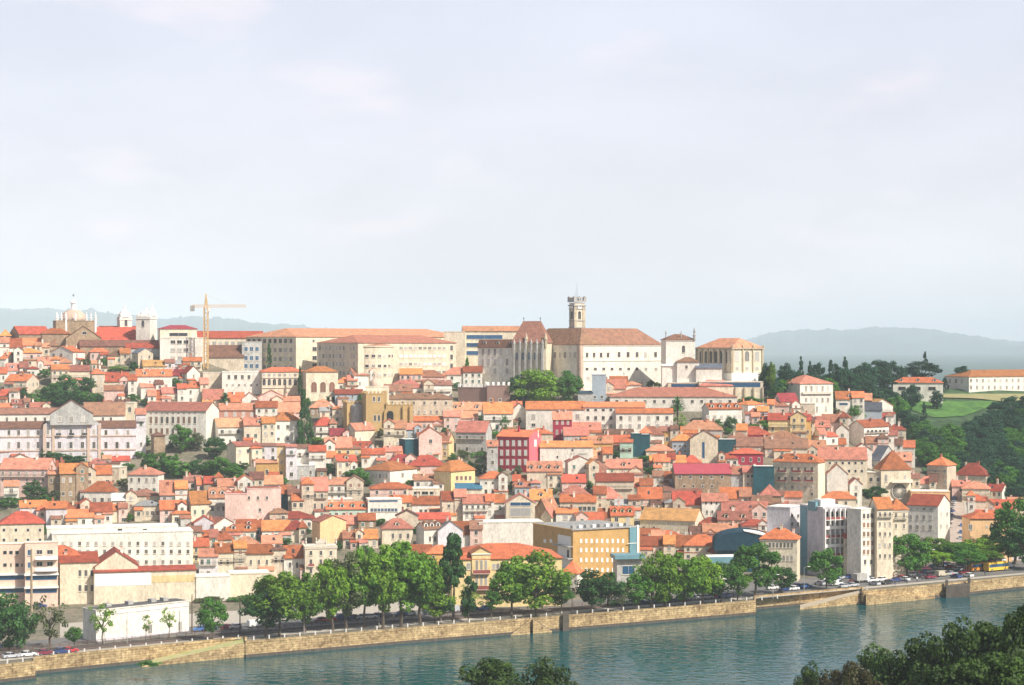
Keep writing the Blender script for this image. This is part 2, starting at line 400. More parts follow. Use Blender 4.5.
TOWN='''
0 11 329 336 344 h B o
414 447 474 480 488 g W s c4 f1
136 146 408 414 454 g L s c1 f2
487 498 440 446 479 g G s c1 f3
384 402 446 451 462 g P s c2
650 668 455 460 468 g C o c2
340 356 436 441 450 g C s c2
23 45 338 345 353 g W o c3
0 23 338 347 355 g W r c4
35 50 343 347 356 g S s
48 58 341 346 355 h B b
14 42 348 353 367 h P o f2 c4
0 18 352 359 369 g W o R12 c1
60 82 338 348 354 f G g L4 n
50 88 346 352 365 g W r L23 c2 f2
84 96 342 347 353 f W s
90 108 347 352 360 h P o
108 130 350 356 364 h S b
52 72 357 363 371 h C s
38 53 357 364 373 g P s
7 28 363 370 377 g L s d2 c3
27 39 366 369 377 h W r c3
0 7 367 373 382 g W o
92 107 364 368 374 h C b
90 105 368 374 393 h S o L2 c2 f2
105 129 372 381 391 g C r c3
52 90 365 371 386 g C s c5 f1
5 39 375 381 396 g S r R12 c2
0 20 389 395 405 g W r R3 c2
12 30 399 404 411 g P s k1
0 12 403 407 412 g S o
30 50 402 407 413 g C s n
104 124 385 390 402 g P s n
100 119 400 405 411 h P s
118 130 399 404 411 g C b
165 186 360 364 372 g L g c3
183 202 357 361 371 g C r
132 153 348 353 369 f S d L6 c2
143 167 360 366 374 g C t
136 172 369 376 396 g W o c3 f1
181 200 366 373 386 f W r c1 L6
171 184 369 375 383 g W k n
128 137 374 380 398 g W r
138 163 382 387 399 g W s L3 c2
183 208 381 388 404 h W r L2 c2
162 186 387 393 404 g C s c2
148 171 392 400 406 h W r c2
203 224 389 399 406 g S s k1
228 244 392 401 406 g C o n
242 258 392 399 406 f W s n
219 258 403 410 420 g T s n r:414:4:2.6:4:226:252:ab | reddish rendered row house with four white arched windows right of the white school
212 258 418 427 446 g W s L6 bal c5 f2 | white long house with brown roof and balcony between the trees and the red-walled row
227 260 442 446 468 g C s L9 c3 f2
258 285 390 397 404 f P s c1
272 300 396 401 406 g C s
256 300 402 412 420 g P s k1
244 275 417 425 446 g C s c4 f1
270 301 412 421 445 h W o L4 c3 f2 | cream two-floor house with bright orange hipped roof left of the tall conifer
258 278 443 446 462 s L b c2 f2
277 286 443 446 478 s Y s c1 f3
285 297 444 447 480 s L s c1 f3 L1
296 311 444 448 475 s W b c2 f2
309 326 445 451 477 g W r c2 f2
256 278 460 463 480 s O s c1 f1
297 315 464 466 479 t G w c2 f1
336 357 377 383 391 h W o c2
348 377 368 375 392 g W s c2 f1 L6
335 363 390 394 404 g U r c4 f2
310 334 399 408 416 h B s
325 337 400 407 414 f W s n
320 342 407 411 425 g C g c3
313 336 417 426 439 h W r c2 L3
330 352 428 435 446 g P k
325 352 437 447 462 g O s c1
345 375 423 430 449 g C s L10 c2 f1
352 372 441 448 456 g P r
366 379 443 451 458 f U d n
335 361 444 449 462 h Y b c3
362 385 448 454 467 g W r c2
333 357 455 461 477 g C r L4 c3 f2
322 336 451 457 470 g W o c2
388 425 380 388 397 h W s c3 f1
384 453 393 399 423 h S b r:403:6:2.4:3:392:446:g r:412:7:2.4:3:413:449:b
384 412 384 391 400 g G b r:394:3:1.5:2:392:405:g
400 446 370 377 386 h P s c5
442 482 367 375 384 h W s c6
421 452 380 385 399 g W b c4 f1 L3
445 488 402 410 418 g W s c4
444 478 411 418 430 g P s c3 f1
414 442 416 421 431 g P r c4
484 513 402 413 434 g W o r:419:2:2.4:5:494:505:gs r:427:2:2.4:5:497:506:s
384 406 420 428 448 g C s bal c4 f2
404 421 423 429 440 g U s c3
419 442 427 435 460 f P o c1 f2
433 454 433 440 460 g Y s R5 c3 f1 ns
456 492 421 432 455 g G s R6 c4 f2 bal | grey-green two-floor house with brown tiled roof and balcony left of the red block
388 416 454 463 472 h P k n
408 446 455 466 474 h P r n
440 450 433 440 455 g Y s n
512 527 403 410 428 f W s c1 f1
512 522 401 407 416 g C o n
538 572 411 419 430 g P b L15 n
553 572 411 419 440 g R s r:422:3:2:4:557:568:b r:432:3:2:4:557:568:b | dark red house with pale windows standing before the long white convent wing | small red house
564 589 427 435 445 g G s c3 f1
573 601 422 430 440 g B s c2
540 593 442 447 468 g W o r:457:1:1.5:2.5:557:558:g r:450:1:2:2:572:573:g r:454:1:8:1:582:583:b k2 | broad plain white house with a bright orange roof edge right of the pink gable | broad plain white house
588 613 436 443 457 g O s bal c4 f1
597 634 429 435 441 g C b c4
602 632 435 442 452 g O r bal c3 L4
620 633 437 442 458 g M o c2 f1
610 628 376 385 398 g W r n
605 626 379 388 401 g C s n
640 664 426 435 448 h W s c2 f1
659 678 426 431 447 g O b c6 f1
646 674 444 451 459 h C s c3
672 692 434 441 448 g P r n
654 670 454 461 473 g C o c3
668 686 455 462 472 g C o c2 k2
683 701 455 463 470 h S r n
681 722 420 430 443 h G s c1
725 752 432 441 450 h P b c1
737 770 426 435 443 h K r c3
734 790 437 446 456 g C b c8 f1
731 763 448 454 465 h R r c4 | dark red painted low house with red roof below the brown ridge | dark red low house
719 738 453 459 466 h W r c3
735 764 401 405 423 h W o L13 c2 f1
752 770 416 421 430 g P r c1
700 722 421 428 440 h S b n
745 768 408 414 424 g L s n
768 788 400 406 416 h P s c2
774 798 393 401 415 g W k L6 c2
790 815 398 404 420 t S w c1
834 864 391 399 411 g W o L2 r:404:1:8:2:843:844:u
850 872 393 400 412 g B s c1
855 882 402 410 420 g U d n
864 893 399 406 420 f W t L8 n
877 893 413 418 426 g W k c1
768 806 413 420 434 g Y r c4 f1
790 811 414 420 438 g O r c3 f1
803 825 416 421 438 g Y s c2 f1
833 851 411 418 428 f W o n
822 848 414 422 434 g P s c2
849 889 420 427 452 g W r L15 r:431:5:1.8:2.6:868:884:g r:438:5:1.8:2.6:868:884:g r:446:5:1.8:2.6:868:884:g bal | white three-floor house with grey side wall at the town's upper right edge
887 898 430 435 455 g W s c2 f2
888 906 424 430 446 h C r c2
811 838 430 437 454 h W r L8 c2
804 826 440 447 455 g W s c2
836 849 424 430 449 f W b c1 f2
766 800 431 438 449 h C s c3
765 808 438 448 458 g C b c5
788 817 446 452 461 g P r c3
800 830 420 427 440 g C s
818 867 447 459 478 g C s r:463:6:1.8:2.4:830:862:g r:471:6:1.8:2.4:830:862:g k2
853 872 443 450 462 f W r c1
866 888 436 443 455 g P s c2
870 897 446 460 470 f G d L10 n
890 912 452 460 480 g P s c2 f2
895 915 440 447 465 g W o c2 f1
0 8 428 433 440 g W s n
0 25 446 452 462 g S s n
8 33 454 460 470 f W b n
89 106 458 464 474 h W s c2
102 130 456 461 468 g W r c5 L1
0 56 458 469 498 g P s R8 r:473:6:1.8:3:3:43:b r:480:6:1.6:2.6:3:43:g bal | long weathered pink house with brown roof and dark balcony run at the left edge | long balconied pink house
50 64 460 470 480 g P r n
60 88 463 473 500 g B o c4 f2
48 62 470 474 499 g B s c2 f2
84 112 465 474 490 g S r c3 f1
96 127 461 468 486 t S w R8 c2
84 118 481 492 508 h W r R5 c4 f1 | white low house with a dark red-brown hipped roof left of the long hall's upper end
4 19 480 486 504 g W s c1
20 47 500 507 522 g L o c2
46 67 501 508 526 g L r c2 f1
90 112 502 511 524 g W r c2
66 92 502 509 516 g C r n
66 94 509 517 526 g W o c4
108 127 504 510 522 g S r n
112 136 493 500 517 g C w c2
0 44 511 524 552 h C r r:530:4:2:3:4:40:g r:540:4:2:3:4:40:g k2 | cream house with bright red hipped roof and two chimneys, above the balconied flats | red-hipped cream house
128 164 467 475 495 h W s R6 c4 f2 | white two-floor house with brown-orange hipped roof below the palace's right end
130 160 489 496 508 h S b c3
160 187 480 494 512 g G s k1 c3
184 201 475 481 490 g P b c1
197 214 477 484 492 g P o
204 222 476 483 493 g B r
135 160 500 506 520 h S g c5 f1
160 186 500 509 522 g P r c2
172 190 508 514 524 h C r
187 211 491 503 522 g C o L4 r:512:2:2:4:195:203:s | cream house with orange-red roof and two green-shuttered windows left of the round-turreted pink block
209 227 487 497 520 g W s d2 bal c3 f1
206 232 497 502 512 g S b
218 252 478 486 497 g P s c4
240 252 484 488 494 g K k n
226 246 489 495 526 h P o c1 n
245 281 484 489 530 t P r r:498:3:2:3:249:267:g r:510:3:2:3:246:274:g r:522:3:2:3:248:273:g L2 | tall pale pink block of flats with small windows left of the narrow green-netted house | pale pink block
250 283 475 484 492 g G s c3
281 292 485 493 510 g N o n
288 306 486 494 512 g S b
292 304 493 500 520 g C o c2 f2
302 328 477 490 519 g S s r:496:3:2:5:308:322:g r:506:3:2:5:308:322:g bal
322 363 477 485 500 h W s bal c6
325 354 496 500 513 t S w c4 f1
326 369 502 509 520 g M o d4 c6 f1 | pale green low house with four dormers in its red roof at the town centre | green dormered house
270 315 511 519 530 h W r c4
312 346 516 522 548 f E s L8 n
322 375 515 524 533 g B s k2 c6
343 360 530 538 548 g S s
356 378 529 538 548 g C o
226 256 524 531 540 g W r c4
205 235 518 525 541 f W s L9 c1
194 215 516 523 540 f L r n
192 209 538 546 562 g Y r c2
190 215 530 537 547 g P r n
210 233 531 540 549 h C o
236 262 519 527 537 g P r
262 290 520 530 542 g W o
285 306 520 530 542 h C r
262 282 535 543 556 g C s
234 258 536 545 558 h C s
188 212 524 530 537 g C s
364 417 462 471 488 h W o L26 l:476:7:1.4:4:366:387:b r:475:1:2:4:402:403:b k1 | white corner house with orange hipped roof and a plain sunlit side | white corner house
370 412 482 489 502 h P r c3
410 440 486 489 502 t C w r:493:3:6:3:417:433:g
366 402 497 500 521 t W w r:501:1:28:1.8:383:384:u r:510:8:2.6:3:372:396:u L2 | white modern block with long blue ribbon windows at the town centre | white ribbon-windowed block
390 412 495 502 516 g C r
434 475 461 472 492 h Y o L17 r:478:4:2.4:4:457:470:n | yellow villa with wide orange hipped roof above the blue awning | yellow villa
456 482 483 489 501 s C u r:497:4:2:2:460:478:g | small cream house under a blue sheet roof beside the yellow villa
480 507 471 479 498 h W r r:483:3:2:2:486:500:g r:492:3:2.6:5:486:500:g cor
412 440 496 504 516 g W r r:511:3:2.4:3:421:431:g
430 447 496 503 514 g C r c3
440 466 491 500 524 g C r L2 r:506:3:2.4:3:449:461:g r:514:1:2:3:455:456:g
463 489 494 503 525 g W s r:507:4:2:3:467:484:g r:515:4:2.4:4:467:484:b bal
486 505 494 502 524 g W r c2 f2
416 450 513 519 527 g P r c4 f1
382 413 518 529 546 h C s d1 r:536:3:2.4:5:393:408:g | cream house with brown hipped roof and a single round dormer above the riverside trees
396 418 510 516 530 f S b n
416 442 522 529 549 g W b d3 L8 r:539:2:2:5:430:435:g | white narrow house with three small roof dormers beside the grey gable
436 463 521 531 549 f L g L2 n | plain pale grey gable wall rising just behind the riverside poplar
452 482 521 534 548 g W r c2
475 543 520 523 549 t W w n L4 | blank white windowless warehouse wall left of the ochre hotel | blank white warehouse
520 545 506 514 525 g B b n
505 535 494 503 532 f C s L1 n r:504:1:20:3:520:521:u r:512:1:20:8:520:521:b | cream modern gable front with two wide dark glazed bands | glazed cream gable
513 531 475 482 490 g P r c4
515 540 482 487 496 g U s c4
527 562 461 471 490 g C s d4 c4 f1
530 552 489 499 512 g C o n
534 560 498 513 530 g B s L14 n
556 578 508 513 531 g W o r:517:1:4:4:565:566:b | bright white cube house with a low orange roof behind the ochre hotel | white cube house
565 592 456 462 482 f W s L3 c2 f2
583 609 461 469 484 h W b L5 c3 f1
594 606 465 472 484 g C b n
562 586 474 482 492 g P r c2
606 642 459 468 480 g C s c3
612 632 474 480 494 h W s c2
596 634 473 481 500 g S r k1 n
560 590 485 496 505 h C s c2
560 596 494 502 515 g S r c8 f1
594 622 487 499 512 h C s c4
590 612 450 458 468 g P s
616 642 478 484 492 g W s
615 640 499 505 517 g W g c5
576 604 512 520 534 g P r n
600 615 508 517 532 g W r c2
611 634 506 515 533 g Y r d3 c2 | bright yellow house with red dormered roof just above the ochre hotel | bright yellow house
640 653 478 485 495 g W o c1
638 662 487 498 512 g P r
653 676 471 478 490 g W r c2
664 702 484 491 498 g S b c3
652 672 493 501 512 g P b c2
673 702 491 504 517 g S r k1 c2
665 680 498 503 517 p S g n
702 728 493 501 520 g W s r:503:4:1.8:2.6:706:722:g r:512:3:1.8:3:707:718:g | white two-row-windowed house with brown roof below the magenta hall
720 751 487 498 508 g W r r:501:2:2:3:736:745:g
700 722 517 524 532 h P r n
640 704 509 521 534 g C t R9 r:528:2:2:3:644:654:g cor | long cream hall with an ochre two-step roof and white right gable | ochre-roofed hall
722 768 501 512 524 g S s k1
718 752 511 520 534 g C s r:523:6:1.6:1.6:722:746:g
742 768 519 526 540 h P r n
752 772 495 503 512 g O b c2
729 746 468 474 497 g G s c2 f2
743 757 466 472 498 g S s r:476:2:2:3:748:752:g r:484:2:2:3:748:752:b | narrow beige stone house with paired windows beside the teal-netted block
753 774 464 467 500 t N w n | tall building wrapped in dark teal netting left of the balconied cream block | teal-netted block
760 780 484 496 510 p B s n
776 802 491 497 508 g P o n
820 856 491 499 512 h C o n r:503:3:2:3:828:846:g
825 848 464 474 500 f W s c1 f2 L2 n
832 848 475 480 500 g W r L6 c1
847 862 478 484 505 f W s c1 L3
860 884 466 473 500 t S w R2 c3 f2
826 846 438 444 452 g C r c3
640 664 536 545 556 g P r k1
652 684 530 538 552 h C r
664 700 535 546 558 g C r k1
684 720 534 546 560 h C r
690 722 526 534 546 g S b n
640 660 528 534 545 g P r
703 738 523 532 546 g P s k1
600 640 557 565 575 g C s n
745 770 530 540 548 h C r
708 745 541 553 566 f C r L6 n
760 800 528 540 582 h C r R3 r:545:7:2:5:770:792:g r:558:6:2:5:772:792:b cor | cream riverside block with red hipped roof and seven upper windows beside the grey slab | red-hipped riverside block
767 802 504 508 572 t L w R12 n q:516:2:2:3.5:792:798:g q:524:2:2:3.5:792:798:g q:535:2:2:3.5:792:798:g | plain lilac-grey windowless flank of a tall riverside block | lilac-grey slab
847 877 502 510 580 t W w L14 r:516:3:2.2:5:864:872:g r:525:3:2.2:5:864:872:n r:534:3:2.2:5:864:872:n r:543:3:2.2:5:864:872:n r:552:3:2.2:5:864:872:n r:562:2:2.2:5:865:871:g | tall narrow white riverside block with stacked triple brown windows and blank left flank | triple-windowed white block | apartment_block
877 893 497 508 579 g C o r:514:3:1.6:3.5:880:890:g r:524:3:1.6:3.5:880:890:b r:534:3:1.6:3.5:880:890:g r:545:3:1.6:3.5:880:890:b r:556:3:1.6:3.5:880:890:g a25 cor bal | cream ornate riverside block with orange roof right of the triple-windowed white block | ornate cream block | apartment_block
892 908 498 510 577 h C o r:515:2:1.8:4:896:904:g r:526:2:1.8:4:896:904:g r:537:2:1.8:4:896:904:b r:549:2:1.8:4:896:904:g a25 bal cor | cream balconied block squeezed left of the white street-corner building | balconied cream street block | apartment_block
911 950 491 492 508 t E w n | pale yellow retaining wall stepping up behind the white street-corner building | yellow retaining wall | retaining_wall
843 857 533 538 578 g C r L1 c1 f2
907 950 499 506 562 g W r R12 a15 r:509:4:2:2.4:911:931:b r:517:4:2:4:911:931:b r:527:4:2:4:911:931:b r:540:3:2:5:914:931:b q:514:2:1.5:3:941:947:b q:526:2:1.5:3:941:947:b | white corner building with pale windows and red roof beside the steep street | white street-corner building | apartment_block
882 893 495 501 530 t C w c2 f3
917 936 476 484 500 h W s r:490:5:1.4:3:921:933:g
908 920 473 478 500 g C b c2 f2
927 956 457 466 500 h S o R9 r:472:2:2:4:935:945:b r:482:2:2:4:935:945:b bal | tall beige house with orange-red roof and side annex beside the wood | tall beige wood-edge house
955 991 463 476 492 h C r R5 c4 f1 | cream villa with a big dark red hipped roof against the wood | big red-hipped villa
962 990 481 489 504 h C s c3 f1
986 1008 484 491 505 g W r R6 c3
968 986 494 501 522 h C r c2 f1
980 1014 499 508 522 g S r d3 n
1008 1030 497 505 520 g P s c3
952 970 480 486 500 g P s c1
962 1012 510 519 562 h E r L8 r:527:1:3:5:970:971:b r:527:6:1.8:2.4:987:1008:b r:538:6:1.8:2.4:987:1008:n | peach corner building with red hip roof at the foot of the steep street | peach corner building
976 1008 510 516 526 g C r n
990 1026 540 546 560 t L w L4 r:551:1:18:3:1008:1009:u
42 80 545 556 603 h C r c2 f2
60 98 552 562 604 g C r r:573:3:2.4:6:80:92:g r:588:3:2.4:6:80:92:g D12 | long cream house with red roof behind the sheds near the left apartment block
95 138 551 566 603 f C r n D14
'''
parse(TOWN)  # narrow lilac-grey house beside the monastery is added in place of a shaded lane
def build(x0,x1,yt,ye,yb,T,wc,rc,opts,parent,Y=None,name='wall'):
    return house(x0,x1,yt,ye,yb,T,wc,rc,opts+' nc',parent=parent,Y=Y,name='part')
def newroot(name,x,y,label,cat,Y=None,ref=None):
    Y=Y or Dof(x,y); X=(x-CX)/F*Y
    rt=root(name,Matrix.Translation((X,Y,Zof(x,Y))),label,cat)
    if ref: REFS.append((ref,x,y-12))
    return rt
def quick(name,fn,M,parent,smooth=False):
    mb=MB(); fn(mb); return link(name,recalc(mb.mesh(name,smooth)),M,parent)
def Tz(rt): return WM[rt.name].translation
def merlons(info,parent,mw=.9,mh=.9,m=None,sides='fl'):
    fr,w,d,h=info['fr'],info['w'],info['d'],info['h']
    def fn(mb):
        n=max(2,int(w/(2*mw)))
        for j in range(n+1):
            x=(w-mw)*j/n; mb.box(x,x+mw,-.17,.3,h+.3,h+.3+mh,m)
        n=max(2,int(d/(2*mw)))
        for j in range(1,n+1):
            y=(d-mw)*j/n; mb.box(-.17,.3,y,y+mw,h+.3,h+.3+mh,m); mb.box(w-.3,w+.17,y,y+mw,h+.3,h+.3+mh,m)
    return quick('battlement',fn,fr.M(),parent)
def tower_caps():
    pass
# ===== domed cathedral on the far left ridge =====
rt=newroot('domed_church',74,350,'brown stone church with low dome, lantern and pale pinnacles on the left ridge','church',ref='domed stone church')
Y=Dof(74,350)
a=build(53,96,320,321,350,'t','B','g','n L3',rt,Y=Y)
build(66,101,326,338,350,'f','B','b','r:333:1:4:3:84:85:g D8',rt,Y=Y-9)
build(10,50,326,334,348,'g','B','r','n L9 D14',rt,Y=Y+3)
build(42,70,328,334,349,'h','B','r','n D9',rt,Y=Y-4)
build(94,137,327,341,352,'g','B','r','n D26',rt,Y=Y+2)
build(80,165,340,346,360,'g','B','b','n D9',rt,Y=Y-9)
fr=a['fr']; w,d,h=a['w'],a['d'],a['h']; cx,cy=w*.5,max(d,18)*.5
m=wallm('S')
quick('dome',lambda mb:(mb.lathe([(6.9,h),(6.9,h+1.2),(6.6,h+2.2),(5.8,h+3.6),(4.4,h+4.9),(2.6,h+5.7),(1.6,h+6.0)],cx,cy,M_pinkst,20)),fr.M(),rt,True)
quick('lantern',lambda mb:(mb.lathe([(1.7,h+5.6),(1.7,h+6.4),(1.25,h+6.5),(1.25,h+9.2),(1.7,h+9.3),(1.5,h+9.9),(.7,h+10.8),(.25,h+11.2),(.2,h+12.2)],cx,cy,M_white,10),mb.box(cx-.09,cx+.09,cy-.09,cy+.09,h+12,h+14.2,M_iron),mb.box(cx-.6,cx+.6,cy-.09,cy+.09,h+13.1,h+13.4,M_iron)),fr.M(),rt)
PINM=None
def pinn():
    mb=MB(); mb.lathe([(.62,-6),(.62,1.0),(.85,1.0),(.85,1.35),(.4,1.5),(.62,2.4),(.3,3.3),(.12,4.4)],0,0,M_white,8); return recalc(mb.mesh('pinnacle'))
pm=pinn()
mb=MB(); mb.lathe([(.5,0),(.5,1.0),(.75,1.0),(.75,1.3),(.35,1.5),(.55,2.4),(.25,3.2),(.1,4.2)],0,0,M_white,8); pm2=recalc(mb.mesh('pinnacle'))
for px in (53,57.5,61.5,66,75.5,86.5,91,95.5):
    u,_=fr.hit(px); link('pinnacle',pm if px in(66,95.5) else pm2,fr.at(min(max(u,.3),w-.3),.3,h+.3),rt)
# ===== twin towered white church =====
rt=newroot('twin_towered_church',145,352,'white church with two capped bell towers beside the tower crane','church',ref='white bell towers')
Y=Dof(145,352)
def belltower(x0,x1,ycap,ye,yb,Y,opts,win):
    a=build(x0,x1,ye-1,ye,yb,'t','W','w',opts+' n',rt,Y=Y); fr=a['fr'];w,d,h=a['w'],a['d'],a['h']
    s=Y/F; H_=(ye-ycap)*s; r=min(w,d)*.52 if d>w*.5 else w*.5
    quick('cap',lambda mb:(mb.lathe([(r*1.15,h+.3),(r*1.2,h+.8),(r*.95,h+1.1),(r*.85,h+H_*.35),(r*.6,h+H_*.55),(r*.3,h+H_*.68),(r*.2,h+H_*.8),(.15,h+H_)],w/2,d/2,M_white,8,PI/8)),fr.M(),rt)
    for q in (.12,.88):
        for e in (.12,.88):
            quick('corner_pinnacle',lambda mb:mb.lathe([(.45,h+.3),(.45,h+1.2),(.6,h+1.3),(.1,h+2.8)],w*q,d*e,M_white,6),fr.M(),rt)
    if win:
        u,Yd=fr.hit(win[0]); put_window(fr,rt,'f',u,fr.z(win[1],Yd),winmesh(1.4,3.2,True,'g'),w,d,'belfry_opening')
    quick('cornice',lambda mb:mb.box(-.35,w+.35,-.35,d+.35,h-.9,h-.4,M_white),fr.M(),rt)
belltower(117,132,305,318,352,Y+16,'L3 D6',(126,323))
belltower(136,157,307,317,356,Y,'R7 D9',(143,323.5))
belltower(147,157,304,316,345,Y+14,'L2 D5',None)
build(126,166,340,348,362,'g','G','r','n D14',rt,Y=Y-8)
build(100,140,326,340,352,'g','W','r','n D18',rt,Y=Y+11)
# ===== white block behind the crane, and the long colleges of the upper town =====
rt=newroot('college_block',180,362,'big white block with stacked window rows just left of the crane mast','college building')
Y=Dof(180,364)
build(160,206,337,338,364,'t','W','w','r:342:3:4.4:3.4:173:186:g r:350:3:4.4:3.4:173:186:b r:358:2:4.4:3.4:173:180:b D14',rt,Y=Y)
build(158,197,325,329,340,'h','C','k','r:334.5:1:18:3:178:179:g L2',rt,Y=Y+8)
rt=newroot('college_building',225,362,'long pale red-roofed wing with square windows right of the crane mast','college building')
Y=Dof(225,362)
build(196,264,331,338,364,'g','C','r','r:343.5:9:3.4:4:208:258:b D16',rt,Y=Y+25)
build(207,244,345,357,366,'g','S','b','n D14',rt,Y=Y)
build(242,262,341,342,372,'t','G','g','r:349:3:3:4:246:257:u r:358:3:3:4:246:257:u r:366:3:3:4:246:257:u',rt,Y=Y+3)
rt=newroot('college_wing',300,375,'huge cream college wing with the longest orange roof on the skyline','college building',ref='huge orange-roofed college')
Y=Dof(300,376)
build(246,466,328,337,376,'h','C','s','L50 a38 i10 l:341:9:2.6:4:249:291:g l:350:9:2.6:4:249:291:b l:359:9:2.6:4:249:291:b l:367:9:2.6:3:249:291:b r:341:1:2:2.4:313:314:g r:349:1:4:4:314:315:g r:358:1:4:4:314:315:g r:365:1:4:3:314:315:g',rt,Y=Y+12)
build(444,465,331,332,376,'t','C','w','n D10',rt,Y=Y+25)
rt=newroot('college_building',400,390,'cream college with curved front bay and five rows of close square windows','college building',ref='curved college')
Y=Dof(400,392)
a=build(317,456,335,343,392,'h','C','s','L41 a32 i9 l:348:11:1.5:4:320:354:b l:356:11:1.5:4:320:354:b l:364:11:1.5:4:320:354:b l:373:11:1.5:4:320:354:b r:348:10:3.1:2.6:401:444:b r:356:10:3.1:2.6:401:444:w r:364:10:3.1:2.6:401:444:bbw r:372:10:3.1:2.6:401:444:bg r:380:10:3.1:2.6:401:444:w r:348:1:2.4:5:451:452:g r:357:1:2.4:5:451:452:g r:366:1:2.4:5:451:452:g',rt,Y=Y)
fr=a['fr']; u0,Y0=fr.hit(361); u1,Y1=fr.hit(396); rr=(u1-u0)/2*1.2; yb_=rr*.72; zt=fr.z(347,Y0)
quick('curved_bay',lambda mb:(mb.lathe([(rr,-6),(rr,zt),(rr+.4,zt+.05),(rr+.4,zt+.6),(rr-.6,zt+.7)],(u0+u1)/2,yb_,wallm('C'),36)),fr.M(),rt)
quick('bay_cap',lambda mb:(mb.lathe([(rr+.3,zt+.55),(rr*.5,zt+2.2),(.3,zt+3.6)],(u0+u1)/2,yb_,roofm('s'),30)),fr.M(),rt)
for k,(yy,st) in enumerate(((356,'g'),(366,'b'),(375,'g'))):
    for j in range(6):
        an=R(-127+14.8*j); z=fr.z(yy,Y0); link('window',winmesh(1.5,1.3,False,rng.choice('gbb')),fr.M()@Matrix.Translation(((u0+u1)/2+rr*math.cos(an),yb_+rr*math.sin(an),z))@Matrix.Rotation(an+PI/2,4,'Z'),rt)
rt=newroot('faculty_building',485,372,'pale blue-grey block with dark ribbon windows behind the brown-roofed chapel','college building')
build(463,520,328,331,372,'g','C','s','r:337:1:36:4:484:485:u r:345:1:36:4:484:485:u r:353:1:36:4:484:485:u D12',rt,Y=Dof(485,372)+25)
build(497,516,325,327,340,'t','W','w','r:329:3:2:2:500:512:g',rt,Y=Dof(485,372)+45)
# ===== university palace =====
rt=newroot('university_palace',600,392,'long white university palace with brown tiled roof, steep chapel roof and pinnacled right end','palace',ref='university palace')
Y=Dof(580,394)
a=build(551,662,328,345,394,'h','W','b','L29 a40 i7 cor l:355:5:2.1:5.4:555:575:b r:355:4:2.2:4.6:587:608:g r:354.5:3:2.6:5:619:637:g r:354.5:1:2.4:5:645:646:b r:354.5:1:2.4:5:655:656:g r:369:7:2.4:2.6:587:637:g r:369:2:2.4:2.4:646:656:b r:378:3:2.4:2.4:588:606:b r:347:1:.1:.1:600:601:b',rt,Y=Y)
fr=a['fr']; w,d,h=a['w'],a['d'],a['h']
link('wing_roof',roofmesh('h',12.5,d+16,h+.03,a['rise']-.06,roofm('b'),None),fr.M(),rt); link('wing',wallmesh('t',12.4,d+15.8,h-.02,0,wallm('W'),7),fr.M()@Matrix.Translation((.05,.05,0)),rt)
zl=fr.z(361,a['Y'])
quick('string_course',lambda mb:(mb.box(-.2,w+.1,-.25,-.02,zl-.2,zl+.2,M_frame),mb.box(-.25,-.02,-.2,d,zl-.2,zl+.2,M_frame)),fr.M(),rt)
quick('corner_pier',lambda mb:(mb.box(-.7,1.6,-.6,-.03,-6,h-.2,M_pinkst),mb.box(-.6,-.03,-.6,1.6,-6,h-.2,M_pinkst)),fr.M(),rt)
zb=fr.z(385,a['Y'])
quick('buttress',lambda mb:[mb.box(x,x+1.2,-.8,-.03,-6,zb+.8,M_stone) for x in [w*.55,w*.72,w*.9]],fr.M(),rt)
c=build(512,552,321,343,392,'h','C','b','R6 i4 a14 l:0:0:0:0:0:0:b r:356:5:1.6:7:517:541:ua',rt,Y=Y+4)
fr=c['fr']; w,h=c['w'],c['h']
for k in range(6):
    x=w*(k+.3)/6; quick('buttress',lambda mb:(mb.box(x,x+.9,-1.6,-.03,-6,h-3,M_greyst),mb.lathe([(.6,h-3),(.5,h-.5),(.75,h-.4),(.1,h+2)],x+.45,-.8,M_greyst,6)),fr.M(),rt)
quick('pinnacle',lambda mb:[mb.lathe([(.8,h-2),(.7,h+1.5),(1.0,h+1.7),(.1,h+5)],x,0,M_stone,8) for x in (w*.42,w-.2)],fr.M(),rt)
quick('ridge_cross',lambda mb:[(mb.box(x-.09,x+.09,c['d']/2-.09,c['d']/2+.09,h+c['rise'],h+c['rise']+2.2,M_iron),mb.box(x-.5,x+.5,c['d']/2-.09,c['d']/2+.09,h+c['rise']+1.3,h+c['rise']+1.5,M_iron)) for x in (4.3,w-4.3)],fr.M(),rt)
c=build(478,520,334,346,388,'g','W','b','R3 a30 r:352:6:2:6:483:513:bw r:362:6:2:6:483:513:bw r:371:6:2:5:483:513:bw d3',rt,Y=Y+10)
c=build(661,695,334,340,392,'h','W','b','L5 cor r:349:1:3:7:683:684:ga',rt,Y=Y+3)
fr=c['fr']; w,h=c['w'],c['h']
quick('pinnacle',lambda mb:[mb.lathe([(.7,h),(.6,h+2),(1,h+2.2),(.35,h+3),(.6,h+4),(.1,h+6)],x,0,M_greyst,8) for x in (w-.3,)],fr.M(),rt)
quick('small_pinnacle',lambda mb:[mb.lathe([(.3,h+1),(.25,h+3),(.4,h+3.2),(.05,h+4.6)],x,1.5,M_greyst,6) for x in (.3,w*.55)],fr.M(),rt)
build(677,699,357,362,392,'h','W','b','r:367:1:2:3:686:687:g',rt,Y=Y-4)
build(662,678,364,366,392,'s','W','w','n',rt,Y=Y-2)
build(696,722,366,368,392,'g','W','d','n',rt,Y=Y-7)
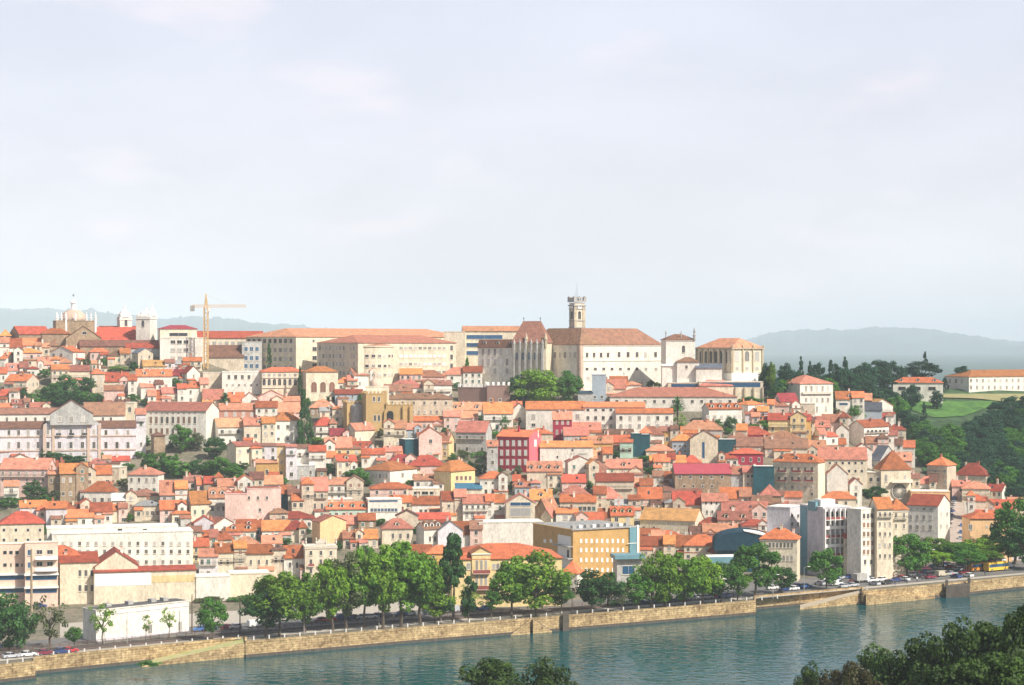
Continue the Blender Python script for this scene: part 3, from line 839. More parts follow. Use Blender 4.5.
# clock tower
rt=newroot('clock_tower',577,392,'tall stone clock tower with arched belfry and balustraded crown above the palace roof','tower',ref='clock tower')
Yt=Y+22
a=build(569.5,584.5,303,303.5,392,'t','S','w','n L5 D7.5 a35',rt,Y=Yt); fr=a['fr'];w,d,h=a['w'],a['d'],a['h']
s=Yt/F
def lev(y): return fr.z(y,Yt)
for (yy,t_,o_) in ((328,.5,.35),(321,.35,.3),(306,.6,.6),(309,.3,.35),(302,.7,.7)):
    quick('cornice',lambda mb:mb.box(-o_,w+o_,-o_,d+o_,lev(yy),lev(yy)+t_,M_greyst),fr.M(),rt)
def crown(mb):
    z=lev(302)+.7
    for cx_,cy_ in ((0,0),(w,0),(0,d),(w,d)): mb.box(cx_-.7,cx_+.7,cy_-.7,cy_+.7,z,z+1.9,M_greyst); mb.lathe([(.6,z+1.9),(.4,z+2.3)],cx_,cy_,M_greyst,6)
    for k in range(6):
        x=w*(k+.5)/6; mb.box(x-.14,x+.14,-.5,-.2,z,z+1.2,M_greyst)
        y=d*(k+.5)/6; mb.box(-.5,-.2,y-.14,y+.14,z,z+1.2,M_greyst)
    mb.box(-.6,w+.6,-.55,-.15,z+1.2,z+1.5,M_greyst); mb.box(-.55,-.15,-.6,d+.6,z+1.2,z+1.502,M_greyst); mb.box(w+.15,w+.55,-.6,d+.6,z+1.2,z+1.5,M_greyst)
quick('balustrade',crown,fr.M(),rt)
quick('antenna',lambda mb:(mb.bar((w/2,d/2,h),(w/2,d/2,h+10),.1,M_iron,5,.04),mb.bar((w/2-1,d/2,h),(w/2-1,d/2,h+6),.08,M_iron,5,.04)),fr.M(),rt)
quick('pilaster',lambda mb:[mb.box(x-.7,x+.7,-.3,-.02,-6,lev(306),M_stone) for x in (.4,w-.4)]+[mb.box(-.3,-.02,y-.35,y+.35,-6,lev(306),M_greyst) for y in (.5,d-.5)],fr.M(),rt)
put_window(fr,rt,'f',w/2,lev(315),winmesh(1.5,3.8,True,'g'),w,d,'belfry_opening'); put_window(fr,rt,'l',d/2,lev(315),winmesh(1.5,3.8,True,'g'),w,d,'belfry_opening')
def clock(mb): mb.ext([(1.25*math.cos(PI*k/10),1.25*math.sin(PI*k/10)) for k in range(20)],.0,-.32,'y',M_white); mb.box(-.06,.06,-.36,-.32,0,.95,M_iron); mb.box(0,.6,-.36,-.321,-.06,.06,M_iron)
mb=MB(); clock(mb); cm=recalc(mb.mesh('clock_face'))
link('clock_face',cm,fr.at(w/2,0,lev(303.8)-1.4),rt); link('clock_face',cm,fr.at(0,d/2,lev(303.8)-1.4,-PI/2),rt)
# library
rt=newroot('library_building',740,392,'library hall with tall arched windows and hipped red roof at the ridge end','library',ref='baroque library')
YL=Dof(732,393)
a=build(697,763,338,348,393,'h','C','s','L35 a38 i6 l:357:6:2.6:12:701:726:ga r:356:3:4.4:10:737:757:ba r:368.5:3:3:3:737:757:b',rt,Y=YL)
fr=a['fr']; w,d,h=a['w'],a['d'],a['h']
quick('pilaster',lambda mb:[mb.box(x-.45,x+.45,-.5,-.02,-6,h-.4,M_stone) for x in (.5,w*.34,w*.67,w-.5)]+[mb.box(-.5,-.02,y-.4,y+.4,-6,h-.4,M_stone) for y in [d*(k+.03)/6 for k in range(7)]],fr.M(),rt)
quick('cornice',lambda mb:mb.box(-.8,w+.8,-.8,d+.8,h-.5,h+.015,M_stone),fr.M(),rt)
quick('parapet_urn',lambda mb:[mb.lathe([(.3,h),(.45,h+.9),(.1,h+1.8)],x,-.4,M_stone,6) for x in (0,w/3,w*2/3,w)],fr.M(),rt)
zp=fr.z(373,a['Y'])
quick('plinth',lambda mb:mb.box(-1,w+1,-1.2,d,-6,zp-.1,M_white),fr.M(),rt)
# terrace
rt=newroot('terrace_building',715,398,'flat-roofed terrace with a dark blue glazed strip and slim pillars under the library','terrace building')
a=build(699,763,381,382,404,'t','C','w','r:384.8:1:60:4.4:731:732:ux D10',rt,Y=YL-12)
fr=a['fr']; w=a['w']; z1=fr.z(387,a['Y'])
quick('pillar',lambda mb:[mb.box(x-.3,x+.3,-.8,-.02,-6,z1,M_stone) for x in [w*k/7 for k in range(8)]],fr.M(),rt)
build(668,700,382,383,402,'t','C','w','r:386:1:26:4:684:685:ux D8',rt,Y=YL-8)
rt=None
# ===== long monastery with pediment at the left =====
rt=newroot('monastery_palace',72,460,'long pale lilac monastery front with brown roofs and a central triangular pediment','monastery',ref='pedimented monastery')
Y=Dof(70,462)
a=build(-40,136,421,428,462,'g','L','b','r:432.5:4:2.4:4.6:9:38:gb r:445:4:2.6:6:9:38:gb r:432.5:3:2.4:4.6:106:128:gb r:445:3:2.6:6:106:128:g D12 a0',rt,Y=Y)
build(-40,58,408,414,428,'g','W','b','r:419.5:5:2:4:7:45:g D10 a0',rt,Y=Y+13)
build(84,125,402,415,428,'g','W','b','r:419.5:2:2:4:103:111:g D16 a0',rt,Y=Y+13)
b=build(43,101,424,425,462,'t','L','b','r:432:5:2.6:5:48:94:gb r:445:5:2.8:6:48:94:g r:454:3:2.4:3:58:84:b D10 a0 L1',rt,Y=Y-2)
c=build(50,93,400,414,430,'f','G','b','v425 r:419:3:3:5:60:83:b D8',rt,Y=Y-1)
fr=b['fr']; w=b['w'];h=b['h']
quick('pilaster',lambda mb:[mb.box(u-.6,u+.6,-.4,-.02,-6,h-.1,M_pinkst) for u in [fr.hit(p)[0] for p in (44.5,53.5,88.5,99.5)]],fr.M(),rt)
zs=[fr.z(y,b['Y']) for y in (436.5,450.5)]
quick('string_course',lambda mb:[mb.box(-.2,w+.2,-.3,-.02,z-.25,z+.25,M_pinkst) for z in zs],fr.M(),rt)
fa=a['fr']; quick('string_course',lambda mb:[mb.box(0,a['w'],-.3,-.02,z-.25,z+.25,M_pinkst) for z in [fa.z(y,a['Y']) for y in (436.5,450.5)]],fa.M(),rt)
u0,_=fr.hit(44);u1,_=fr.hit(53);u2,_=fr.hit(91);u3,_=fr.hit(100.5)
quick('scroll',lambda mb:(mb.ext([(u0,h+.3),(u1+.6,h+.3),(u1+.6,h+4.6),(u1-.6,h+2.6),(u0+1.4,h+1.2)],0,.8,'y',M_greyst),mb.ext([(u3,h+.3),(u2-.6,h+.3),(u2-.6,h+4.6),(u2+.6,h+2.6),(u3-1.4,h+1.2)],0,.8,'y',M_greyst)),fr.M(),rt)
for p in (58.5,71.5,84.5):
    u,_=fr.hit(p); z=zs[0]
    quick('balcony',lambda mb:(mb.box(u-1.1,u+1.1,-1.1,-.31,z+.3,z+.45,M_frame),mb.box(u-1.1,u+1.1,-1.1,-1.02,z+.45,z+1.35,M_iron)),fr.M(),rt)
# bell gable chapel between the monastery and the white school
rt=newroot('chapel',134,448,'small pale chapel with one arched window squeezed between monastery and white school','chapel')
build(124,137,398,403,440,'t','C','w','r:409.5:1:2.6:5:129.5:130:ga R3',rt,Y=Dof(132,445))
rt=newroot('school_building',180,452,'large white school with three window rows, red roof and bright blank right gable','school',ref='white school')
a=build(143,219,402,411,452,'g','W','s','R13 a20 cor r:420:9:2.2:6.4:151:195:gn r:413.2:9:1.8:1:151:195:n r:431:9:2.2:5.6:151:195:gn r:443:3:2:4:158:170:g',rt,Y=Dof(205,448))
rt=newroot('round_tower',157,456,'square brown stone tower stub with a tiled cap in front of the white school','tower')
a=build(151,165,432,436,458,'p','B','b','n L3',rt)
# museum loggia
rt=newroot('museum_loggia',296,396,'pale museum with double-height arcades and three big arches under a flat orange roof','museum',ref='arcaded museum')
Y=Dof(300,398)
a=build(258,305,367,372,398,'h','C','o','n L4',rt,Y=Y)
b=build(303,338,366,372,400,'h','C','o','n L3',rt,Y=Y-5)
for (inf,xs,yc,w_,h_) in ((a,[264+5.2*k for k in range(8)],382,3.0,6.5),(b,[314,323,332],387,5.6,10)):
    fr=inf['fr']
    for p in xs:
        u,Yd=fr.hit(p); put_window(fr,rt,'f',min(max(u,1),inf['w']-1.2),fr.z(yc,Yd),winmesh(w_*Yd/F,h_*Yd/F,True,'n' if w_>4 else 'g'),inf['w'],inf['d'],'arch')
fr=a['fr']; 
quick('cornice',lambda mb:[mb.box(0,a['w'],-.4,-.02,z,z+.35,M_frame) for z in (fr.z(378,a['Y']),fr.z(388,a['Y']))],fr.M(),rt)
for k in range(8):
    u,Yd=fr.hit(264+5.2*k); put_window(fr,rt,'f',min(u,a['w']-1),fr.z(375,Yd),winmesh(1.3,1.2,False,'b'),a['w'],a['d'])
# old cathedral
WC['X']=('golden stone',(.50,.34,.15))
rt=newroot('old_cathedral',385,430,'fortress-like golden stone cathedral with battlements, deep arched door and small dome','cathedral',ref='golden cathedral')
Y=Dof(385,433)
a=build(362,387,393,394,437,'t','X','w','L4 r:399:2:2.2:5:374:379:ga r:418:2:2:6:375:379:g',rt,Y=Y-3); merlons(a,rt,m=wallm('X'))
b=build(386,413,404,405,434,'t','X','w','n',rt,Y=Y); merlons(b,rt,m=wallm('X'))
fr=b['fr']; u,Yd=fr.hit(390); 
quick('porch',lambda mb:mb.ext(shape(4.4,7.2,True,.5),0,-.5,'y',wallm('X')),fr.at(u,0,fr.z(416,Yd)),rt)
quick('door_arch',lambda mb:mb.ext(shape(3.0,5.6,True),0,-.56,'y',M_glass),fr.at(u,0,fr.z(417,Yd)),rt)
for q in (404,411): 
    u,_=fr.hit(q); quick('buttress',lambda mb:mb.box(u-.7,u+.7,-1.0,-.02,-6,b['h']-.5,wallm('X')),fr.M(),rt)
c=build(343,364,402,403,428,'t','X','w','n L4',rt,Y=Y+3); merlons(c,rt,m=wallm('X'))
fr=c['fr']; quick('apse',lambda mb:mb.lathe([(3,-6),(3,c['h']-1),(.2,c['h'])],c['w']*.6,0,M_greyst,16),fr.M(),rt)
d_=build(366,389,386,387,402,'t','C','w','n D8',rt,Y=Y+6)
fr=d_['fr']; h=d_['h']; quick('cupola',lambda mb:mb.lathe([(2.5,h),(2.5,h+1.2),(2.1,h+2.5),(1.2,h+3.4),(.4,h+3.8),(.4,h+4.8),(.1,h+6.3)],d_['w']*.4,4,M_pinkst,14),fr.M(),rt,True)
# red block
rt=newroot('apartment_block',515,472,'crimson apartment block with four rows of white-framed windows and a bright pink gable','apartment block',ref='crimson block')
a=build(497,541,430,437,474,'g','R','o','R12 a24 r:443:5:2.5:5:501.5:525.5:w r:452.6:5:2.5:5:501.5:525.5:w r:462:5:2.5:5:501.5:525.5:w r:471:4:2.5:4:501.5:520:w',rt,Y=Dof(529,473))
fr=a['fr'];w,d,h=a['w'],a['d'],a['h']
quick('pink_side_wall',lambda mb:mb.ext([(0,-5),(d,-5),(d,h+.2),(d*.5,h+a['rise']+.3),(0,h+.2)],w+.02,w+.14,'x',wallm('K')),fr.M(),rt)['label']='bright pink sunlit gable wall'
u,Yd=fr.hit(535,(w,0),'s'); put_window(fr,rt,'r',u,fr.z(443,Yd),winmesh(2.2,2.6,False,'w'),w+.14,d); put_window(fr,rt,'r',u+3,fr.z(434,Yd),winmesh(.8,2.6,False,'w'),w+.14,d)
link('chimney',chimneymesh(3,wallm('R')),fr.at(w*.55,d*.35,h+1),a['ro'])
house(528,553,428,434,450,'h','S','o','n',label='low orange roof with beige wall behind the crimson block pink gable',ref=None)
# flat white hall
rt=newroot('office_building',120,575,'long flat-roofed cream office block with uniform small windows at lower left','office building',ref='long flat cream block')
Y=Dof(120,588)
a=build(52,193,532,533,590,'t','W','w','r:543.5:16:2.2:3.6:63:188:gb r:551.5:16:2.2:3.6:63:188:gb r:562:16:2.2:3.6:63:188:gb D14 a3',rt,Y=Y)
b=build(47,178,523.5,527.5,540,'t','W','w','r:530:2:4.5:2.6:120:145:g D9 a3',rt,Y=Y+4)
# left apartment block
WC['Q']=('salmon pink',(.80,.58,.46))
rt=newroot('apartment_block',30,603,'stepped cream apartment block with curved balconies and blue ribbon windows at lower left corner','apartment block',ref='balconied flats')
Y=Dof(30,606)
a=build(-40,26,543,544,606,'t','Q','w','r:552.5:3:3:3:5:17:g r:565:2:3.4:3.4:5:17:g r:565:2:1.6:3:11:22:g D12 a0 R1',rt,Y=Y)
b=build(25,60,541.5,542.5,606,'t','Q','w','r:552.5:1:4:5:30:30:u r:565:1:4:5:30:30:u r:552:2:5:4:39.5:50:g r:564:2:5:4:39.5:50:g D12 a0 R2',rt,Y=Y-1.5)
fr=b['fr'];w=b['w']
for k,yy in enumerate((559,570.5)):
    z=fr.z(yy,b['Y']); 
    quick('balcony',lambda mb:(mb.ext([(w*.3,0),(w*.3,-1.4),(w*.45,-1.9),(w*.8,-1.9),(w,-1.4),(w,-.02),(w*.3,-.02)][1:],z,z+.25,'z',M_white),mb.box(w*.32,w*.98,-1.4,-1.3,z+.25,z+1.2,M_white)),fr.M(),rt)
for inf in (a,b):
    fr=inf['fr']; w=inf['w']
    for yy in (574,587):
        z=fr.z(yy,inf['Y'])
        quick('ledge',lambda mb:mb.box(-.2,w+.2,-1.0,-.02,z-.2,z+.3,M_white),fr.M(),rt)
        quick('ribbon_window',lambda mb:mb.box(.3,w-.3,-.14,-.02,z-1.6,z-.25,M_blueg),fr.M(),rt)
# curtain of low walls behind the warehouse
rt=newroot('storage_building',145,600,'long low cream storage building with faded yellow strip behind the warehouse','storage building')
a=build(94,196,567.5,571,603,'s','C','r','n D6 a4',rt,Y=Dof(94,603))
fr=a['fr']; u0,_=fr.hit(152);z0=fr.z(583,a['Y']);z1=fr.z(576,a['Y'])
quick('yellow_strip',lambda mb:mb.box(u0,a['w']-.3,-.06,-.01,z0,z1,wallm('Y')),fr.M(),rt)
quick('white_panel',lambda mb:mb.box(.2,u0-.3,-.06,-.01,fr.z(585,a['Y']),fr.z(572.5,a['Y']),M_white),fr.M(),rt)
rt=newroot('warehouse',140,640,'long low white warehouse with dark sheet roof beside the railway','warehouse',ref='white warehouse')
a=build(83,189,609,611,642,'t','W','a','L13 a31 n D14',rt,Y=Dof(96,642))
fr=a['fr']; w=a['w']
quick('plinth_band',lambda mb:(mb.box(0,w,-.08,-.01,.0,.8,wallm('L')),mb.box(0,w,-.14,-.01,a['h']-1.3,a['h']-1.1,wallm('L'))),fr.M(),rt)
for p,yy in ((150,629),(180,626)):
    u,Yd=fr.hit(p); put_window(fr,rt,'f',u,fr.z(yy,Yd),winmesh(1.2,2.4,False,'b'),w,14,'door')
for p in (115,137,160,172):
    u,Yd=fr.hit(p); quick('roof_vent',lambda mb:mb.box(u-.8,u+.8,3,5,a['h']+.3,a['h']+1.2,M_greyst),fr.M(),a['ro'])
house(196,230,573,577,601,'t','W','w','n a5',name='garage_building',cat='garage',label='low white walled yard building right of the faded yellow strip')
house(229,270,570,574,598,'t','C','w','n a5',name='garage_building',cat='garage',label='low cream walled yard building partly behind the leftmost tall riverside trees')
parse('''
199 218 548 556 578 g L s c3 f2
216 246 543 552 577 g C r r:562:4:2:5:221:241:ga bal
246 273 544 553 577 g C r r:562:3:2:5:251:267:ga
272 286 545 550 577 h S b r:560:2:2.4:5:276:282:ga
284 307 545 557 577 g W r r:565:2:2.6:5:290:297:ga
''')
rt=newroot('town_hall',320,577,'ornate cream riverside building with statues on its balustrade and three tall balcony windows','town hall',ref='ornate cream facade')
a=build(305,337,546,547,580,'t','C','w','r:553:3:2.4:4:311:331:g r:562:3:2.4:5.5:311:331:g r:571:3:2.4:5:311:331:g D9 a6 cor',rt,Y=Dof(306,579))
fr=a['fr'];w,h=a['w'],a['h']
quick('balustrade',lambda mb:(mb.box(0,w,-.1,.2,h+1.0,h+1.2,M_frame),[mb.box(x,x+.2,-.05,.15,h+.3,h+1,M_frame) for x in [w*k/20 for k in range(20)]],mb.ext([(w*.32,h+.3),(w*.68,h+.3),(w*.6,h+2.2),(w*.5,h+3),(w*.4,h+2.2)],-.1,.4,'y',M_frame)),fr.M(),rt)
for k in (.03,.35,.65,.97):
    quick('finial',lambda mb:mb.lathe([(.3,h+1.2),(.35,h+1.8),(.15,h+2.2),(.3,h+2.6),(.05,h+3.4)],w*k,0,M_frame,7),fr.M(),rt)
for k in range(3):
    u,Yd=fr.hit(311+10*k); z=fr.z(566,Yd); quick('balcony',lambda mb:(mb.box(u-1,u+1,-.8,-.02,z-.2,z,M_frame),mb.box(u-1,u+1,-.8,-.74,z,z+.8,M_bal)),fr.M(),rt)
# yellow waterfront building
WC['Z']=('yellow',(.82,.60,.27))
rt=newroot('station_building',480,600,'yellow riverside building with a pedimented centre, red iron balconies and huge orange roof','station building',ref='yellow pedimented building')
Y=Dof(470,607)
a=build(452,562,543,559,607,'h','Z','r','r:566:3:2.6:5:494:502:ba r:581:3:2.4:7:494:503:b r:566:1:3:6:468:469:ba r:581:1:2.4:8:468:469:b a8 D24',rt,Y=Y)
b=build(472,490.5,547,553,607,'f','Z','o','r:565:3:1.8:9:477:486:b r:580:3:1.8:9:477:486:b a8 D5',rt,Y=Y-1.5)
fr=b['fr'];w=b['w']
for yy in (573,589):
    z=fr.z(yy,b['Y']); quick('balcony',lambda mb:(mb.box(.2,w-.2,-1.1,-.02,z-.25,z,M_pinkst),mb.box(.2,w-.2,-1.1,-1.03,z,z+1,M_bal)),fr.M(),rt)
quick('cornice',lambda mb:mb.box(-.2,w+.2,-.25,-.02,fr.z(554.5,b['Y']),fr.z(553.6,b['Y']),M_white),fr.M(),rt)
c=build(424,455,545,554,600,'h','O','o','r:557:1:2:2.4:433:434:g r:566:2:2:3:430:440:n a8 L3',rt,Y=Y+6)
build(410,432,546,553,600,'g','G','r','n D10',rt,Y=Y+12)
house(562,583,561,574,588,'h','W','o','n R6',name='kiosk_building',cat='small building',label='small white riverside building with an orange hipped roof right of the yellow pedimented building')
# ochre hotel
WC['H']=('ochre',(.49,.315,.13))
rt=newroot('hotel_building',600,578,'big ochre flat-roofed hotel with rows of small white windows and glass corner','hotel',ref='ochre hotel')
Y=Dof(574,586)
a=build(533,640,528.5,530.5,588,'t','H','g','L40 a30 r:541:9:1.9:4.4:581:623:wx r:550:9:1.9:4.4:581:623:wx r:560:9:1.9:4.4:581:623:wx r:570:7:1.9:4.4:581:613:wx l:541:2:2.4:3:545:551:w l:551:2:2.4:3:545:551:w',rt,Y=Y)
fr=a['fr'];w,d,h=a['w'],a['d'],a['h']
u0,Y0=fr.hit(629);u1,_=fr.hit(636)
quick('glass_stair',lambda mb:(mb.box(u0,u1,-.5,-.02,fr.z(556,Y0),h,M_cyan),mb.box(u1,u1+.8,-.7,-.02,-5,h+.8,M_white),mb.box(u0-1,u1+.4,-.7,-.5,fr.z(543,Y0)-.2,fr.z(543,Y0),M_white)),fr.M(),rt)
u0,Ya=fr.hit(558,(0,0),'s');u1,Yb=fr.hit(571,(0,0),'s')
za=[fr.z(y,(Ya+Yb)/2) for y in (545,557,568)]
quick('loggia',lambda mb:(mb.box(-.1,-.02,min(u0,u1),max(u0,u1),za[2],za[0]+3.2,M_white),[mb.box(-2.0,-.1,min(u0,u1)-1.5,max(u0,u1)+.5,z-.2,z+.1,M_greyst) for z in za],mb.box(-.16,-.1,min(u0,u1)+1,min(u0,u1)+2.4,za[1]+.1,za[1]+2.6,M_glass)),fr.M(),rt)
quick('roof_rim',lambda mb:mb.box(-.5,w+.2,-.5,-.16,h+.05,h+.5,M_greyst),fr.M(),rt)
for j in range(9):
    x=w*(.06+.1*j); quick('roof_plant',lambda mb:mb.box(x,x+1.2,3,4.4,h+.3,h+1.3,M_white if j%2 else M_greyst),fr.M(),a['ro'])
rt=newroot('pavilion',626,590,'small modern riverside pavilion with a pale cyan roof slab right of the ochre hotel','pavilion')
a=build(613,641,559,560,592,'t','G','u','L4 r:570:1:12:8:628:629:u',rt,Y=Dof(617,592)); fr=a['fr']
quick('roof_slab',lambda mb:mb.box(-1,a['w']+1,-1.5,a['d'],a['h']+.35,a['h']+1.6,M_cyan),fr.M(),a['ro'])
rt=newroot('market_hall',730,590,'low riverside hall with a pale cyan roof edge behind the trees','hall')
a=build(706,738,556,560,588,'s','W','w','n L5',rt,Y=Dof(711,588)); fr=a['fr']
quick('roof_edge',lambda mb:mb.box(-.6,a['w']+.6,-1,-.2,a['h']-1.0,a['h']+1,M_cyan),fr.M(),a['ro'])
rt=newroot('concert_hall',745,566,'dark slate-blue curved modern roof beside the red-hipped riverside block','hall')
a=build(717,771,536,542,570,'t','N','d','n D14',rt,Y=Dof(735,572)); fr=a['fr'];w,h=a['w'],a['h']
M_slate=mat('slate_cladding',(.02,.06,.09),.85,.2,.5,rnd=0,spec=.1)
quick('curved_roof',lambda mb:mb.ext([(-1,h-3)]+[(w/2-(w/2+1)*math.cos(PI*k/12),h-.5+4.2*math.sin(PI*k/12)) for k in range(13)]+[(w+1,h-3)],-1,14.5,'y',M_slate),fr.M(),a['ro'])
quick('skylight',lambda mb:mb.ext([(w/2-(w/2+1.2)*math.cos(PI*k/12),h-.3+4.2*math.sin(PI*k/12)) for k in range(6,11)],-1.3,6,'y',M_white),fr.M(),a['ro'])
# modern hotel slab
rt=newroot('apartment_block',825,575,'modern grey block with a blank left flank and stacked recessed white balconies','apartment block',ref='modern grey block')
a=build(800,851,507,508,578,'t','L','w','L23 a32 n',rt,Y=Dof(823,577)); fr=a['fr'];w,d,h=a['w'],a['d'],a['h']
for k in range(7):
    zt_=h-1.2-k*(h-2)/7.0; fh=(h-2)/7.0
    quick('window_band',lambda mb:mb.box(.5,w-.4,-.1,-.02,zt_-fh*.62,zt_-fh*.05,M_glass if k<1 else M_brown if k==9 else M_blind),fr.M(),rt)
    quick('balcony',lambda mb:(mb.box(.3,w*.72,-1.3,-.1,zt_-fh*.98,zt_-fh*.9,M_white),mb.box(.3,w*.72,-1.3,-1.22,zt_-fh*.9,zt_-fh*.62,M_white if k%2 else M_bal)),fr.M(),rt)
quick('column',lambda mb:[mb.box(x-.15,x+.15,-1.35,-.02,-5,h-.3,M_white) for x in [w*q for q in (.02,.2,.37,.55,.72,.86,.99)]],fr.M(),rt)
quick('glass_stair_strip',lambda mb:mb.box(-.12,-.02,d*.68,d*.99,-5,h-.3,M_cyan),fr.M(),rt)
quick('roof_box',lambda mb:(mb.box(1,w*.6,3,7,h+.3,h+2.6,M_white),mb.box(-.5,2.2,4,9,h-1.4,h+1.8,M_cyan)),fr.M(),a['ro'])
# balconied cream block
rt=newroot('apartment_block',797,495,'cream block with mansard red roof, three dormers and rows of paired red balconies','apartment block',ref='balconied cream block')
a=build(773,825,454,463,498,'h','C','r','R7 a20 d3 r:469:6:2.0:3.6:779:812:g r:478.5:6:2.0:3.6:779:812:g r:487:6:2.0:3.2:779:812:b r:494:4:2.0:3:779:812:g k2',rt,Y=Dof(780,501))
fr=a['fr']
for yy in (472,481.5):
    for p in (782,797,809.5):
        u,Yd=fr.hit(p); z=fr.z(yy,Yd); quick('balcony',lambda mb:(mb.box(u-2,u+2,-1,-.02,z-.2,z,M_frame),mb.box(u-2,u+2,-1,-.93,z,z+.8,M_bal)),fr.M(),rt)
# pyramidal roofed church
rt=newroot('seminary_church',893,498,'beige church-like hall with a tall red pyramid roof and slate wing above the street','church',ref='pyramid-roofed church')
a=build(874,911,450,470,500,'p','C','r','L7 a22 r:478:2:2.2:7:886:905:ba',rt,Y=Dof(881,500)); fr=a['fr'];w=a['w']
z=fr.z(482,a['Y'])
quick('terrace',lambda mb:(mb.box(w*.3,w-.2,-2.4,-.02,z-.3,z,M_frame),mb.box(w*.3,w-.2,-2.4,-2.3,z,z+1.1,M_frame)),fr.M(),rt)
u,Yd=fr.hit(899); zc=fr.z(491,Yd)
def rose(mb):
    mb.ext([(3.4*math.cos(PI*k/12),3.4*math.sin(PI*k/12)) for k in range(24)],-.05,-.3,'y',M_glass)
    for k in range(12):
        an=PI*k/12; mb.bar((3.3*math.cos(an),-.4,3.3*math.sin(an)),(-3.3*math.cos(an),-.4,-3.3*math.sin(an)),.1,M_frame,4)
    for k in range(24):
        p=[(r*math.cos(PI*q/12),-.4,r*math.sin(PI*q/12)) for r in (3.4,) for q in (k,k+1)]; mb.bar(p[0],p[1],.2,M_frame,4)
quick('round_window',rose,fr.at(min(u,w-3.4),0,zc),rt)
# right convent and ridge villa
rt=newroot('convent_building',985,392,'long white convent with orange roof and two rows of windows on the far right hilltop','convent',ref='hilltop convent')
a=build(945,1075,370,377,393,'h','W','o','L24 a40 r:380.3:18:1.6:2.8:971:1072:b r:387.3:18:1.6:3.2:971:1072:b l:381:3:2:4:950:962:b',rt,Y=Dof(970,393))
house(893,943,377,383,397,'h','W','r','d3 r:388.5:3:7:3.4:902:932:g',name='villa',cat='villa',label='white ridge villa with red hipped roof half hidden by dark round trees',ref='ridge villa')
rt=newroot('palazzo',812,412,'tall white palazzo with two rows of five windows at the town edge','palazzo',ref='white palazzo')
a=build(777,833,375,384,416,'h','W','s','L23 a32 r:388.5:5:1.9:5:806:828:b r:400:5:1.8:4.2:806:828:b r:409:2:1.6:5:817:826:b l:384:2:2:3:783:792:b',rt,Y=Dof(800,416))
fr=a['fr']; z=fr.z(393.5,a['Y']); quick('long_balcony',lambda mb:mb.box(1,a['w']-1,-.9,-.02,z-.3,z+.6,M_frame),fr.M(),rt)
# white convent wings in the middle
rt=newroot('convent_wing',600,430,'long stepped white convent wing with orange roof edge across the middle of the hill','convent',ref='long white convent wing')
Y=Dof(600,432)
build(526,585,401,409,432,'g','W','o','r:416.5:1:3.4:4.4:533:534:b r:416.5:1:3.4:4.4:577:578:b r:425:1:3.4:3:533:534:g D10 a2',rt,Y=Y)
build(583,645,402,407,434,'g','W','o','r:410:4:2.6:2.4:588:611:g r:418:4:2.8:3.6:588:611:g r:426:4:2.8:3.6:588:611:b a2 D10',rt,Y=Y)
build(616,673,408,413,432,'g','W','o','r:418:6:2.8:3.4:621:667:bg r:426:6:2.8:3.4:621:667:b a2 D8',rt,Y=Y-4)
rt=newroot('college_building',672,412,'long white building with one straight salmon roof just below the library','college building',ref='long salmon roof')
a=build(608,737,387,397,412,'h','W','s','r:401.5:13:2.4:3.2:617:730:gb a2 L2 D14',rt,Y=Dof(672,411))
house(697,733,378,386,402,'h','C','s','n L3',label='low cream house with a pointed salmon hip roof right below the library')
house(702,742,403,409,428,'g','W','r','d4 r:417:5:3:3:708:735:b L7',label='white house with four white arched dormers on its red roof right of the palm',ref='white dormered house')
house(690,718,430,439,463,'f','C','b','r:450:1:2.4:16:703:704:ux n',label='small pedimented cream chapel front flanked by green scaffold netting')
house(592,606,373,375,404,'t','U','w','r:397:2:2:2.4:595:602:g',label='narrow blue-grey modern house right of the big round trees')
house(578,593,391,393,405,'s','G','u','n',label='low glazed terrace house under the palace beside the big round trees')
house(623,641,381,385,398,'p','W','s','n',label='small white house with a pointed roof just above the long salmon roof')
# castle-like terrace wall
rt=newroot('bastion_wall',485,404,'dark brown bastion retaining wall with pale battlements below the chapel','wall',ref='brown bastion wall')
M_b=wallm('B')
WC['V']=('dark brown stone',(.27,.17,.14))
a=build(458,488,387,388,405,'t','V','g','n a20 R1 D6',rt,Y=Dof(470,405)); b=build(487,510,385,386,406,'t','V','g','r:400:2:2.4:2.6:491:500:g a6',rt,Y=Dof(490,406))
for i_ in (a,b): merlons(i_,rt,1.1,1.6,M_white)
# nets and other named houses
WC['N']=('teal-netted',(.018,.09,.11))
house(399,426,438,440,460,'t','N','w','n L6',label='dark teal netting box around a house below the golden cathedral',ref='teal netting box')
house(631,641,433,434,457,'t','N','w','n',label='narrow dark teal-netted house right of the pale green house')
house(640,650,434,435,457,'t','N','w','n L1',label='narrow dark teal-netted house left of the beige shuttered house')
house(716,736,438,440,455,'t','N','w','n',label='green-netted low house right of the pedimented chapel front')
house(672,694,434,441,458,'h','U','o','r:446:4:2:2:675:690:g r:451:4:2:2:675:690:g',label='blue-grey netted house with a bright orange roof left of the pedimented chapel front')
house(672,731,463.5,473.5,497,'g','B','m','r:477:5:2.4:2.8:680:722:g r:486:4:2:2:684:712:g nc L3',name='hall_building',cat='hall',label='weathered brown stone hall with a vivid magenta sheet roof',ref='magenta-roofed hall')
house(728,747,466,470,490,'g','S','s','c2 f2')
house(225,247,490,494,530,'t','P','r','c3 f3 n',label='pale pink block with a rounded red-ringed corner left of the tall pink block',ref='round-turreted pink block')
house(222,260,369,372,394,'t','W','w','r:377:4:2.6:4:229:249:g r:385:6:1.6:2:227:257:b',label='bright white building with a row of hooded windows right of the crane foot',ref='white hooded-window building')
house(200,223,370,373,391,'t','S','w','n L3',label='plain beige windowless building at the foot of the crane')
